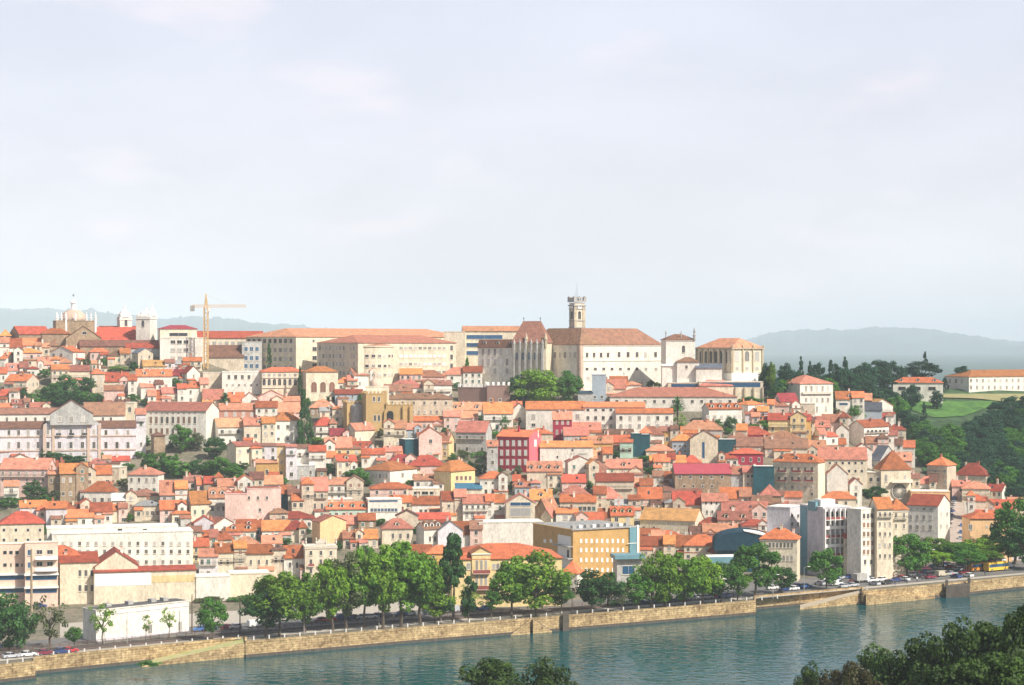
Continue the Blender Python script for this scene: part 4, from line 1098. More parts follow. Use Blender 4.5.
# tower crane
rt=newroot('tower_crane',206,369,'yellow tower crane with horizontal jib rising over the upper town','crane',ref='yellow crane')
Y=Dof(206,371); s=Y/F; o=WM[rt.name]
M_cr=mat('crane_yellow',(.66,.44,.20),.6,.1,1,rnd=.03)
top=(371-295.5)*s; zj=(371-309)*s
def mast(mb):
    q=.95
    for a_ in (-q,q):
        for b_ in (-q,q): mb.box(a_-.2,a_+.2,b_-.2,b_+.2,0,zj,M_cr)
    n=int(zj/1.9)
    for k in range(n):
        z=k*1.9; zz=z+1.9
        if k%2: mb.bar((-q,-q,z),(q,-q,zz),.13,M_cr,4); mb.bar((-q,q,z),(q,q,zz),.13,M_cr,4); mb.bar((-q,-q,z),(-q,q,zz),.13,M_cr,4); mb.bar((q,-q,z),(q,q,zz),.13,M_cr,4)
        else: mb.bar((q,-q,z),(-q,-q,zz),.13,M_cr,4); mb.bar((q,q,z),(-q,q,zz),.13,M_cr,4); mb.bar((-q,q,z),(-q,-q,zz),.13,M_cr,4); mb.bar((q,q,z),(q,-q,zz),.13,M_cr,4)
quick('mast',mast,o,rt)
quick('apex_tower',lambda mb:(mb.bar((-.9,0,zj),(0,0,top),.25,M_cr,4),mb.bar((.9,0,zj),(0,0,top),.25,M_cr,4),mb.box(-.3,.3,-.3,.3,zj,top,M_cr)),o,rt)
L1=40*s; L0=-14.5*s
def jib(mb):
    for (y_,z_) in ((-.6,zj),(.6,zj),(0,zj+1.1)): mb.bar((L0,y_,z_),(L1,y_,z_),.16,M_cr,4)
    n=30
    for k in range(n):
        x=L0+(L1-L0)*k/n; x2=L0+(L1-L0)*(k+1)/n; xm=(x+x2)/2
        mb.bar((x,-.6,zj),(xm,0,zj+1.1),.08,M_cr,4); mb.bar((xm,0,zj+1.1),(x2,.6,zj),.08,M_cr,4)
quick('jib',jib,o,rt)
quick('tie_bar',lambda mb:(mb.bar((0,0,top-.3),(L1*.6,0,zj+1),.05,M_cr,4),mb.bar((0,0,top-.3),(L0*.9,0,zj+1),.05,M_cr,4)),o,rt)
quick('counterweight',lambda mb:mb.box(L0-.6,L0+1.4,-.8,.8,zj-2.0,zj+.8,M_greyst),o,rt)
quick('cab',lambda mb:mb.box(.9,2.2,-.8,.8,zj-2,zj-.2,M_white),o,rt)
# ===== fill the gaps of the town with small houses standing on the same slope =====
def inside_town(x,y):
    top=lerp([(0,350),(140,362),(250,376),(345,392),(480,405),(512,408),(600,412),(735,412),(800,418),(890,430),(912,455),(925,480)],x)
    bot=lerp([(0,524),(195,540),(300,548),(420,550),(520,530),(640,545),(760,560)],x)
    return top<=y<=bot and x<905
GREEN=[(20,375,95,406),(145,425,240,482),(505,365,585,410),(20,480,50,504),(0,497,20,507),(450,450,488,474),(295,372,314,446),(0,446,18,455),(665,396,695,432),(320,462,333,474),(350,467,369,486),(848,405,864,422)]
cells=np.zeros((120,260),bool)   # 4 px cells
def mark(x0,x1,y0,y1):
    cells[max(0,int(y0/4)-75):max(0,int(y1/4)-75)+1, max(0,int(x0/4)):max(0,int(x1/4))+1]=True
for r_ in RECTS: mark(*r_)
for g in GREEN: mark(g[0],g[2],g[1],g[3])
nf=0
for y in range(352,560,5):
    x=2+rng.uniform(0,6)
    while x<905:
        wpx=rng.uniform(10,18); 
        if inside_town(x+wpx/2,y):
            sub=cells[(y-9)//4-75:(y)//4-75+1,int(x/4):int((x+wpx)/4)+1]
            if sub.size and sub.mean()<.42:
                hh=rng.uniform(5,10); rh=rng.uniform(4,7)
                wc=rng.choice('WWCCPSSGWB'); rc=rng.choice('oorrssb')
                house(x,x+wpx,y-hh-rh,y-hh,y+2,rng.choice('gghhsf'),wc,rc,rng.choice(['','L3','R3','L5','c2']))
                nf+=1; mark(x,x+wpx,y-hh-rh,y+2); x+=wpx; continue
        x+=4
print('fillers',nf,'houses',len(HOUSES))
# ===== terrain =====
M_ground=mat('town_ground',(.22,.18,.14),.95,.25,.09,rnd=0,bump=.3,dark=(.07,.08,.04),scale2=.9)
M_asph=mat('asphalt',(.16,.155,.15),.9,.15,.3,rnd=0)
M_prom=mat('promenade_paving',(.42,.38,.32),.9,.1,.5,rnd=0)
M_rail=mat('railway_ballast',(.20,.13,.10),.95,.3,.8,rnd=0)
M_green=mat('meadow',(.075,.17,.03),.95,.3,.09,rnd=0,bump=.4,dark=(.03,.08,.02),scale2=.35)
M_soil=mat('dry_soil',(.27,.22,.12),.95,.2,.1,rnd=0,dark=(.20,.22,.09))
M_forest=mat('forest_floor',(.05,.10,.04),.95,.3,.05,rnd=0)
def sxcols(a,b,st):
    s=set(np.arange(a,b+.1,st)); 
    for p,_ in WATER:
        if a<=p<=b: s.add(p)
    return sorted(s)
cols=sxcols(-200,1248,8)
rows=[0,.01,.05,.12,.2,.3,.42,.55,.7,.85,1.0]
def ground_mesh(name,mt,xa,xb,fn_rows,lift=0,step=8):
    cs=sxcols(xa,xb,step); vs=[];n=None
    for sx in cs:
        Ys=fn_rows(sx); n=len(Ys)
        for Yv in Ys: vs.append(((sx-CX)/F*Yv,Yv,Zof(sx,Yv)+lift))
    fs=[(i*n+j,(i+1)*n+j,(i+1)*n+j+1,i*n+j+1) for i in range(len(cs)-1) for j in range(n-1)]
    me=bpy.data.meshes.new(name); me.from_pydata(vs,[],fs); me.materials.append(mt); me.update(); return me
def main_rows(sx):
    yq=Yq(sx)+.3; yf=(H-G0)*F/(lerp(FOOT,sx)-CY)
    a=[yq+(yf-yq)*t for t in (0,.2,.4,.6,.8,1)]
    b=list(np.linspace(yf,yf+460,62))[1:]
    c=list(np.linspace(yf+460,20500,38))[1:]
    return a+b+c
M_hill=mat('hill_forest',(.045,.085,.07),.95,.35,.006,rnd=0,dark=(.015,.045,.03),scale2=.04)
gme=ground_mesh('ground',M_ground,-200,1248,main_rows); gme.materials.append(M_hill)
for p_ in gme.polygons:
    c_=p_.center; sx_=CX+F*c_.x/c_.y
    if c_.y>1150 or (sx_>770 and c_.y>Dof(sx_,lerp(CREST,sx_))+20): p_.material_index=1
struct('ground',gme)
# wooded valley and lawn on the right as their own ground sheets
def patch(name,mt,xa,xb,yt,yb,lift,n=14):
    def fr(sx):
        a=yt(sx) if callable(yt) else yt; b=yb(sx) if callable(yb) else yb
        return [Dof(sx,y) for y in np.linspace(b,a,n)]
    return struct(name,ground_mesh(name,mt,xa,xb,fr,lift))
edge=[(770,398),(835,400),(862,405),(895,420),(912,440),(925,470),(950,480),(990,492),(1030,520),(1250,540)]
patch('valley_floor',M_forest,772,1248,lambda s:lerp(CREST,s)+.5,lambda s:lerp(edge,s)+6,.25)
patch('lawn',M_green,908,1010,402,lambda s:lerp([(908,410),(935,419),(965,417),(1000,404)],s),.7,8)
patch('dry_slope',M_soil,938,1060,395.5,lambda s:lerp([(938,399),(975,400),(1030,406),(1060,408)],s),1.0,6)
# ---- quayside strips, laid out by distance from the quay edge ----
def off_line(d):   # Y along each bearing at distance d behind the quay face (quay runs about 32 deg to the picture)
    base=[(-200,706),(0,682),(200,661.5),(400,644),(600,627.5),(755,614.5),(1024,588.5),(1250,569)]
    def fn(sx):
        Yb=H*F/(lerp(base,sx)-CY); return Yb+d/ math.cos(R(32)) *1.0/(1-0.0)
    return fn
def strip(name,mt,d0,d1,lift,xa=-200,xb=1248):
    f0,f1=off_line(d0),off_line(d1)
    return struct(name,ground_mesh(name,mt,xa,xb,lambda s:[f0(s),(f0(s)+f1(s))/2,f1(s)],lift))
strip('promenade',M_prom,6.6,11,.12)
strip('riverside_road',M_asph,19,32,.06,-200,700)
strip('riverside_road',M_asph,12,44,.06,700,1248)
strip('railway_bed',M_rail,12,17.5,.10,-200,690)
strip('kerb',M_prom,18.3,18.9,.2,-200,690)
strip('parking_apron',M_prom,33,56,.05,60,430)
# steep street climbing at the right
def street_rows(x0f,x1f,name,mt,lift,y0=480,y1=568):
    vs=[];ys=np.linspace(y1,y0,26)
    for y in ys:
        for x in (x0f(y),x1f(y)):
            Yv=Dof(x,y); vs.append(((x-CX)/F*Yv,Yv,Zof(x,Yv)+lift))
    fs=[(2*i,2*i+1,2*i+3,2*i+2) for i in range(len(ys)-1)]
    me=bpy.data.meshes.new(name); me.from_pydata(vs,[],fs); me.materials.append(mt); struct(name,me)
street_rows(lambda y:lerp([(490,958),(520,949),(545,940),(575,930)],y),lambda y:lerp([(490,964),(520,966),(545,964),(575,965)],y),'steep_street',mat('street_stone',(.42,.34,.28),.95,.12,.3,rnd=0),.5)
street_rows(lambda y:lerp([(500,963),(520,965.5),(545,962.5),(575,964)],y),lambda y:lerp([(500,965),(520,969),(545,968),(575,972)],y),'pavement',M_prom,.6,500)
# ===== quay wall, ramps =====
M_quay=mat('quay_stone',(.58,.44,.24),.95,.2,.22,False,0,.8,dark=(.20,.13,.065),scale2=1.1)
def stone_courses(m):
    nt=m.node_tree; N=nt.nodes; L=nt.links; b=N['Principled BSDF']; src=b.inputs['Base Color'].links[0].from_socket
    g=N.new('ShaderNodeNewGeometry'); sp=N.new('ShaderNodeSeparateXYZ'); L.new(g.outputs['Position'],sp.inputs[0]); cb=N.new('ShaderNodeCombineXYZ'); L.new(sp.outputs[0],cb.inputs[0]); L.new(sp.outputs[2],cb.inputs[1])
    br=N.new('ShaderNodeTexBrick'); br.inputs['Scale'].default_value=1; br.inputs['Brick Width'].default_value=1.6; br.inputs['Row Height'].default_value=.62; br.inputs['Mortar Size'].default_value=.05
    br.inputs['Color1'].default_value=(1,1,1,1); br.inputs['Color2'].default_value=(.72,.70,.66,1); br.inputs['Mortar'].default_value=(.45,.42,.38,1); L.new(cb.outputs[0],br.inputs[0])
    mu=N.new('ShaderNodeMix'); mu.data_type='RGBA'; mu.blend_type='MULTIPLY'; mu.inputs[0].default_value=1; L.new(src,mu.inputs[6]); L.new(br.outputs[0],mu.inputs[7]); L.new(mu.outputs[2],b.inputs['Base Color'])
stone_courses(M_quay)
M_quayd=mat('wet_shaded_stone',(.10,.085,.07),.9,.2,.6,True,0,.3)  # wet foot of the wall, and the shade coloured onto the river stairs
M_pale=mat('ramp_paving',(.50,.43,.33),.95,.12,.4,rnd=0)
def wpt(sx,d=0):
    Yv=Yq(sx)+d; return Vector(((sx-CX)/F*Yv,Yv,0))
cs=sxcols(-200,1248,12)
mb=MB()
for a_,b_ in zip(cs,cs[1:]):
    p,q=wpt(a_),wpt(b_)
    t=(q-p); 
    if t.length<.01: continue
    nrm=Vector((t.y,-t.x,0)).normalized()     # towards the river
    for (z0,z1,o0,o1,m) in ((-3,.8,.28,-.5,M_quayd),(.8,G0,.0,-.55,M_quay),(G0,G0+.6,.12,-.45,M_quay)):
        A,B=p+nrm*o0,q+nrm*o0; C,D=q+nrm*o1,p+nrm*o1
        mb.solid([(A.x,A.y,z0),(B.x,B.y,z0),(C.x,C.y,z0),(D.x,D.y,z0),(A.x,A.y,z1),(B.x,B.y,z1),(C.x,C.y,z1),(D.x,D.y,z1)],[(3,2,1,0),(4,5,6,7),(0,1,5,4),(1,2,6,5),(2,3,7,6),(3,0,4,7)],m)
qw=root('quay_wall',Matrix(),'long tan stone quay wall with low parapet running the whole river edge','wall'); REFS.append(('quay wall',500,635))
link('wall',recalc(mb.mesh('quay_wall')),Matrix(),qw)
def strip_prism(name,pts_front,pts_back,zt,mt,parent=None,top=None):
    mb=MB(); n=len(pts_front)
    for i in range(n-1):
        a,b,c,d=pts_front[i],pts_front[i+1],pts_back[i+1],pts_back[i]
        mb.solid([(a.x,a.y,-3),(b.x,b.y,-3),(c.x,c.y,-3),(d.x,d.y,-3),(a.x,a.y,zt[i]),(b.x,b.y,zt[i+1]),(c.x,c.y,zt[i+1]),(d.x,d.y,zt[i])],[(3,2,1,0),(0,1,5,4),(2,3,7,6)]+([(1,2,6,5)] if i==n-2 else [])+([(3,0,4,7)] if i==0 else []),mt)
        mb.solid([(a.x,a.y,zt[i]),(b.x,b.y,zt[i+1]),(c.x,c.y,zt[i+1]),(d.x,d.y,zt[i])],[(0,1,2,3)],top or mt)
    return link(name,recalc(mb.mesh(name)),Matrix(),parent)
def base_w(sx): return lerp([(-200,706),(0,682),(200,661.5),(400,644),(600,627.5),(755,614.5),(1024,588.5),(1250,569)],sx)
def bpt(sx,d=0):
    Yv=H*F/(base_w(sx)-CY)+d; return Vector(((sx-CX)/F*Yv,Yv,0))
rp=root('boat_ramp',Matrix(),'grassy stone ramp sloping down to the water at the left of the quay','ramp')
xs=list(np.linspace(142,246,12))
strip_prism('slope',[bpt(x,.2) for x in xs],[bpt(x,9.5) for x in xs],[.35+3.6*(x-142)/104 for x in xs],M_quay,rp,mat('ramp_grass',(.22,.26,.06),.95,.3,.3,rnd=0,dark=(.50,.42,.28)))
rp=root('boat_ramp',Matrix(),'bare paved stone ramp sloping down to the water below the parked silver cars','ramp')
xs=list(np.linspace(800,868,10))
strip_prism('slope',[bpt(x,1) for x in xs],[bpt(x,15) for x in xs],[.3+3.6*(x-800)/68 for x in xs],M_quay,rp,M_pale)
rp=root('boat_ramp',Matrix(),'low eroded stone ledge sloping to the water right of the paved ramp','ramp')
xs=list(np.linspace(866,935,10))
strip_prism('slope',[bpt(x,-4) for x in xs],[bpt(x,5.6) for x in xs],[3.5-3.1*(x-866)/69 for x in xs],M_quay,rp,M_quay)
rp=root('river_stairs',Matrix(),'double stone stair with shadow-coloured flights notched against the middle of the quay wall','stairs')
xs=list(np.linspace(511,530,8)); strip_prism('stair_flight',[bpt(x,-1.6) for x in xs],[bpt(x,.2) for x in xs],[.3+3.9*(x-511)/19 for x in xs],M_quay,rp,M_quayd)  # flight tops darkened in colour to stand for the stair shadow
xs=list(np.linspace(533,552,8)); strip_prism('stair_flight',[bpt(x,-1.6) for x in xs],[bpt(x,.2) for x in xs],[4.2-3.9*(x-533)/19 for x in xs],M_quay,rp,M_quayd)
rp=root('wall_pier',Matrix(),'narrow dark stone pier standing out of the quay wall in the middle','pier')
strip_prism('pier',[bpt(563,-1.6),bpt(569,-1.6)],[bpt(563,.6),bpt(569,.6)],[5.4,5.4],M_quayd,rp)
rp=root('landing_pier',Matrix(),'dark wide stone landing block in the quay wall at the right with two corner posts','pier')
strip_prism('pier',[bpt(946,-5),bpt(970,-9)],[bpt(946,2),bpt(970,2)],[3.9,3.9],M_quayd,rp)
for x_ in (946.8,969):
    p=bpt(x_,-3.5); quick('post',lambda mb:mb.box(p.x-.4,p.x+.4,p.y-.4,p.y+.4,3.9,5.7,M_quayd),Matrix(),rp)
# railing posts along the promenade
mb=MB(); mb.box(-.16,.16,-.16,.16,0,1.25,M_white); postm=mb.mesh('post')
rl=root('riverside_railing',Matrix(),'thin riverside railing with evenly spaced white posts on the quay edge','railing')
pp=[]
for k in range(52):
    sx=-8+k*15.4
    if sx>800: break
    p=bpt(sx,8.0 if 30<sx<250 else 1.2); pp.append(p); link('post',postm,Matrix.Translation((p.x,p.y,G0 if 30<sx<250 else G0+.3)),rl)
def rail(mb):
    for a_,b_ in zip(pp,pp[1:]):
        if abs(a_.y-b_.y)>12: continue
        for z in (G0+.5,G0+.95): mb.bar((a_.x,a_.y,z+.2),(b_.x,b_.y,z+.2),.035,M_iron,4)
quick('rail',rail,Matrix(),rl)
# railway track and its fence
tr=root('railway_track',Matrix(),'single railway track on brown ballast between promenade and parked cars','railway track')
f15=off_line(14.7)
def tracks(mb):
    for o_ in (-.75,.75):
        prev=None
        for sx in range(-120,690,20):
            Yv=off_line(14.7+o_)(sx); q=((sx-CX)/F*Yv,Yv,G0+.3)
            if prev: mb.bar(prev,q,.1,M_iron,4)
            prev=q
quick('rails',tracks,Matrix(),tr)
fe=root('railway_fence',Matrix(),'low brown fence running along the railway beside the riverside road','fence')
def fence(mb):
    prev=None
    for sx in np.arange(-120,690,9):
        Yv=off_line(18.0)(sx); x_=(sx-CX)/F*Yv
        mb.box(x_-.07,x_+.07,Yv-.07,Yv+.07,G0,G0+1.3,M_brown)
        if prev:
            for z in (G0+.5,G0+.9,G0+1.25): mb.bar((prev[0],prev[1],z),(x_,Yv,z),.05,M_brown,4)
        prev=(x_,Yv)
quick('fence_line',fence,Matrix(),fe)
# ===== river and near bank =====
wm=bpy.data.materials.new('river_water'); wm.use_nodes=True; nt=wm.node_tree; N=nt.nodes; L=nt.links; b=N['Principled BSDF']
b.inputs['Roughness'].default_value=.08; b.inputs['IOR'].default_value=1.33; b.inputs['Specular IOR Level'].default_value=.22
ge=N.new('ShaderNodeNewGeometry'); mp=N.new('ShaderNodeMapping'); mp.inputs['Scale'].default_value=(.26,.42,1); mp.inputs['Rotation'].default_value=(0,0,R(30)); L.new(ge.outputs['Position'],mp.inputs[0])
n1=N.new('ShaderNodeTexNoise'); n1.inputs['Scale'].default_value=.9; n1.inputs['Detail'].default_value=2; n1.inputs['Roughness'].default_value=.5; L.new(mp.outputs[0],n1.inputs[0])
bp=N.new('ShaderNodeBump'); bp.inputs['Strength'].default_value=1; bp.inputs['Distance'].default_value=.28; L.new(n1.outputs[0],bp.inputs['Height']); L.new(bp.outputs[0],b.inputs['Normal'])
n2=N.new('ShaderNodeTexNoise'); n2.inputs['Scale'].default_value=.1; n2.inputs['Detail'].default_value=4; L.new(mp.outputs[0],n2.inputs[0])
cr=N.new('ShaderNodeMix'); cr.data_type='RGBA'; cr.inputs[6].default_value=(.002,.052,.048,1); cr.inputs[7].default_value=(.006,.08,.105,1); L.new(n2.outputs[0],cr.inputs[0]); L.new(cr.outputs[2],b.inputs['Base Color'])
me=bpy.data.meshes.new('river'); me.from_pydata([(-600,300,0),(900,300,0),(900,1000,0),(-600,1000,0)],[],[(0,1,2,3)]); me.materials.append(wm); struct('river',me)
M_bank=mat('bank_soil',(.13,.12,.06),.95,.3,.1,rnd=0)
def bank_z(x,y): return lerp([(-30,80),(20,72),(150,42),(300,12),(360,1.5),(372,-2)],y-.25*x*.0)
vs=[];xs=list(range(-500,801,50));ys=list(range(-40,381,20))
for x in xs:
    for y in ys: vs.append((x,y,bank_z(x,y)-.3*abs(math.sin(x*.05+y*.03))))
n=len(ys); me=bpy.data.meshes.new('near_bank'); me.from_pydata(vs,[],[(i*n+j,(i+1)*n+j,(i+1)*n+j+1,i*n+j+1) for i in range(len(xs)-1) for j in range(n-1)]); me.materials.append(M_bank); struct('near_bank',me)
# ===== far hills =====
def hills(name,prof,x0,x1,Yr,seed,mt,Z0=0):
    r=random.Random(seed); vs=[];xs=np.arange(x0,x1+.1,2.2); ts=np.linspace(0,1,22)
    ph=[r.uniform(0,6.28) for _ in range(12)]
    for sx in xs:
        yt=lerp(prof,sx)
        yt+=.9*math.sin(sx*.21+ph[0])*math.sin(sx*.083+ph[1])-r.uniform(0,1.3)-(1.5 if r.random()<.06 else 0)
        Zr=H-(yt-CY)/F*Yr
        for t in ts:
            Yv=Yr-4500*(1-t)
            z=Z0+(Zr-Z0)*(math.sin(t*PI/2)**1.3)
            z+=(17*math.sin(sx*.05+Yv*.0018+ph[2])+11*math.sin(sx*.13-Yv*.0036+ph[3]))*math.sin(t*PI)+r.uniform(-3,3)*(t<1)
            vs.append(((sx-CX)/F*Yv,Yv,z))
        Yv=Yr+500; vs.append(((sx-CX)/F*Yv,Yv,Z0))
    n=len(ts)+1
    me=bpy.data.meshes.new(name); me.from_pydata(vs,[],[(i*n+j,(i+1)*n+j,(i+1)*n+j+1,i*n+j+1) for i in range(len(xs)-1) for j in range(n-1)]); me.materials.append(mt)
    me.polygons.foreach_set('use_smooth',[True]*len(me.polygons)); struct(name,me)
M_hill=mat('hill_forest',(.045,.085,.07),.95,.35,.006,rnd=0,dark=(.015,.045,.03),scale2=.04)
hills('hills',[(-200,304),(0,309.5),(50,309.5),(110,314),(160,319),(200,318),(256,323),(300,326),(350,333),(420,338)],-200,420,15000,3,M_hill)
hills('hills',[(690,350),(745,340),(775,333),(800,331),(850,330),(880,327.5),(925,330),(960,335),(1024,343),(1250,352)],690,1250,18500,5,M_hill)
# ===== sky, sun, haze, camera =====
SUN_EL,SUN_AZ=R(44),R(128)
w_=bpy.data.worlds.new('World'); scene.world=w_; w_.use_nodes=True; nt=w_.node_tree; N=nt.nodes; L=nt.links
bg=N['Background']; sky=N.new('ShaderNodeTexSky'); sky.sky_type='NISHITA'; sky.sun_disc=False; sky.sun_elevation=SUN_EL; sky.sun_rotation=SUN_AZ
sky.air_density=1.0; sky.dust_density=4.0; sky.ozone_density=1.0; sky.altitude=50
tc=N.new('ShaderNodeTexCoord'); mp=N.new('ShaderNodeMapping'); mp.inputs['Scale'].default_value=(1,1,2.6); L.new(tc.outputs['Generated'],mp.inputs[0])
nz=N.new('ShaderNodeTexNoise'); nz.inputs['Scale'].default_value=5.5; nz.inputs['Detail'].default_value=4; nz.inputs['Roughness'].default_value=.5; nz.inputs['Distortion'].default_value=.2; L.new(mp.outputs[0],nz.inputs[0])
nz.noise_dimensions='4D'; nz.inputs['W'].default_value=3.1
mr=N.new('ShaderNodeMapRange'); mr.inputs[1].default_value=.40; mr.inputs[2].default_value=.70; mr.inputs[3].default_value=.82; mr.inputs[4].default_value=.98; L.new(nz.outputs[0],mr.inputs[0])
sz=N.new('ShaderNodeSeparateXYZ'); L.new(tc.outputs['Generated'],sz.inputs[0]); mz=N.new('ShaderNodeMapRange'); mz.inputs[1].default_value=.02; mz.inputs[2].default_value=.2; L.new(sz.outputs[2],mz.inputs[0])
mc=N.new('ShaderNodeMix'); mc.data_type='RGBA'; mc.inputs[6].default_value=(*SKC,1); mc.inputs[7].default_value=(*SKT,1); L.new(mz.outputs[0],mc.inputs[0])
mx=N.new('ShaderNodeMix'); mx.data_type='RGBA'; L.new(mc.outputs[2],mx.inputs[7]); zf=N.new('ShaderNodeMapRange'); zf.inputs[1].default_value=.18; zf.inputs[2].default_value=.5; zf.inputs[3].default_value=1; zf.inputs[4].default_value=.12; L.new(sz.outputs[2],zf.inputs[0]); zm=N.new('ShaderNodeMath'); zm.operation='MULTIPLY'; L.new(mr.outputs[0],zm.inputs[0]); L.new(zf.outputs[0],zm.inputs[1]); L.new(zm.outputs[0],mx.inputs[0]); L.new(sky.outputs[0],mx.inputs[6])
n3=N.new('ShaderNodeTexNoise'); n3.inputs['Scale'].default_value=11; n3.inputs['Detail'].default_value=3; L.new(mp.outputs[0],n3.inputs[0])
m3=N.new('ShaderNodeMapRange'); m3.inputs[1].default_value=.58; m3.inputs[2].default_value=.74; m3.inputs[3].default_value=0; m3.inputs[4].default_value=.4; L.new(n3.outputs[0],m3.inputs[0])
mx2=N.new('ShaderNodeMix'); mx2.data_type='RGBA'; mx2.inputs[7].default_value=(SKC[0]*1.12,SKC[1]*1.0,SKC[2]*.99,1); L.new(m3.outputs[0],mx2.inputs[0]); L.new(mx.outputs[2],mx2.inputs[6])
L.new(mx2.outputs[2],bg.inputs['Color']); bg.inputs['Strength'].default_value=.07
sl=bpy.data.lights.new('sun','SUN'); sl.energy=4.9; sl.angle=R(.6); sl.color=(1,.94,.84)
so=bpy.data.objects.new('sun',sl); COL.objects.link(so)
dvec=Vector((math.sin(SUN_AZ)*math.cos(SUN_EL),math.cos(SUN_AZ)*math.cos(SUN_EL),math.sin(SUN_EL)))
so.rotation_euler=dvec.to_track_quat('Z','Y').to_euler(); so.location=(0,0,500)
# haze
mb=MB(); mv=bpy.data.materials.new('haze_air'); mv.use_nodes=True; nt=mv.node_tree; 
for nn in list(nt.nodes):
    if nn.type!='OUTPUT_MATERIAL': nt.nodes.remove(nn)
pv=nt.nodes.new('ShaderNodeVolumePrincipled'); pv.inputs['Density'].default_value=HAZE; pv.inputs['Color'].default_value=(.79,.90,.99,1); pv.inputs['Anisotropy'].default_value=-.4
nt.links.new(pv.outputs[0],nt.nodes['Material Output'].inputs['Volume'])
mb.box(-7000,9500,-60,21000,-4.5,330,mv); hz=link('haze',mb.mesh('haze'),Matrix()); hz['kind']='stuff'
cam=bpy.data.cameras.new('camera'); co=bpy.data.objects.new('camera',cam); COL.objects.link(co)
co.location=(0,0,H); co.rotation_euler=(PI/2,0,0); cam.sensor_width=36; cam.lens=36*F/1024; cam.clip_end=30000; cam.clip_start=1
scene.camera=co
vs_=scene.view_settings; vs_.view_transform='Standard'; vs_.look='None'; vs_.gamma=1; vs_.exposure=EXPO; vs_.use_curve_mapping=False
scene.cycles.max_bounces=5; scene.cycles.volume_bounces=3; scene.cycles.diffuse_bounces=3; scene.cycles.use_denoising=True
# ===== trees =====
def foliage(name,c1,c2,hazecol=None):
    if name in MATS: return MATS[name]
    m=bpy.data.materials.new(name); m.use_nodes=True; nt=m.node_tree; N=nt.nodes; L=nt.links; b=N['Principled BSDF']
    b.inputs['Roughness'].default_value=.6; b.inputs['Specular IOR Level'].default_value=.25
    g=N.new('ShaderNodeNewGeometry'); n=N.new('ShaderNodeTexNoise'); n.inputs['Scale'].default_value=.45; n.inputs['Detail'].default_value=4; L.new(g.outputs['Position'],n.inputs[0])
    mr=N.new('ShaderNodeMapRange'); mr.inputs[1].default_value=.35; mr.inputs[2].default_value=.65; L.new(n.outputs[0],mr.inputs[0])
    ri=N.new('ShaderNodeMath'); ri.operation='MULTIPLY_ADD'; ri.inputs[1].default_value=.6; L.new(g.outputs['Random Per Island'],ri.inputs[0]); 
    ad=N.new('ShaderNodeMath'); ad.operation='MULTIPLY'; ad.inputs[1].default_value=.6; L.new(mr.outputs[0],ad.inputs[0]); L.new(ad.outputs[0],ri.inputs[2])
    mx=N.new('ShaderNodeMix'); mx.data_type='RGBA'; mx.inputs[6].default_value=(*c1,1); mx.inputs[7].default_value=(*c2,1); L.new(ri.outputs[0],mx.inputs[0])
    oi=N.new('ShaderNodeObjectInfo'); hs=N.new('ShaderNodeHueSaturation'); m1=N.new('ShaderNodeMapRange'); m1.inputs[3].default_value=.75; m1.inputs[4].default_value=1.25; L.new(oi.outputs['Random'],m1.inputs[0]); L.new(m1.outputs[0],hs.inputs['Value']); L.new(mx.outputs[2],hs.inputs['Color'])
    L.new(hs.outputs[0],b.inputs['Base Color'])
    tr=N.new('ShaderNodeBsdfTranslucent'); L.new(hs.outputs[0],tr.inputs['Color']); ms=N.new('ShaderNodeMixShader'); ms.inputs[0].default_value=.3
    L.new(b.outputs[0],ms.inputs[1]); L.new(tr.outputs[0],ms.inputs[2]); L.new(ms.outputs[0],N['Material Output'].inputs['Surface'])
    MATS[name]=m; return m
FOL={'brown':foliage('leaf_brown',(.035,.035,.012),(.11,.10,.035)),'plane':foliage('leaf_plane',(.04,.13,.010),(.15,.29,.022)),'light':foliage('leaf_light',(.07,.20,.010),(.22,.36,.03)),'dark':foliage('leaf_dark',(.015,.075,.018),(.06,.16,.03)),
'wood':foliage('leaf_wood',(.008,.05,.028),(.035,.11,.045)),'mid':foliage('leaf_mid',(.025,.12,.015),(.10,.25,.028)),'olive':foliage('leaf_olive',(.05,.08,.03),(.14,.17,.06)),'near':foliage('leaf_near',(.012,.038,.007),(.065,.12,.02))}
M_bark=mat('bark',(.13,.10,.075),.95,.2,2,rnd=.1)
CM={}
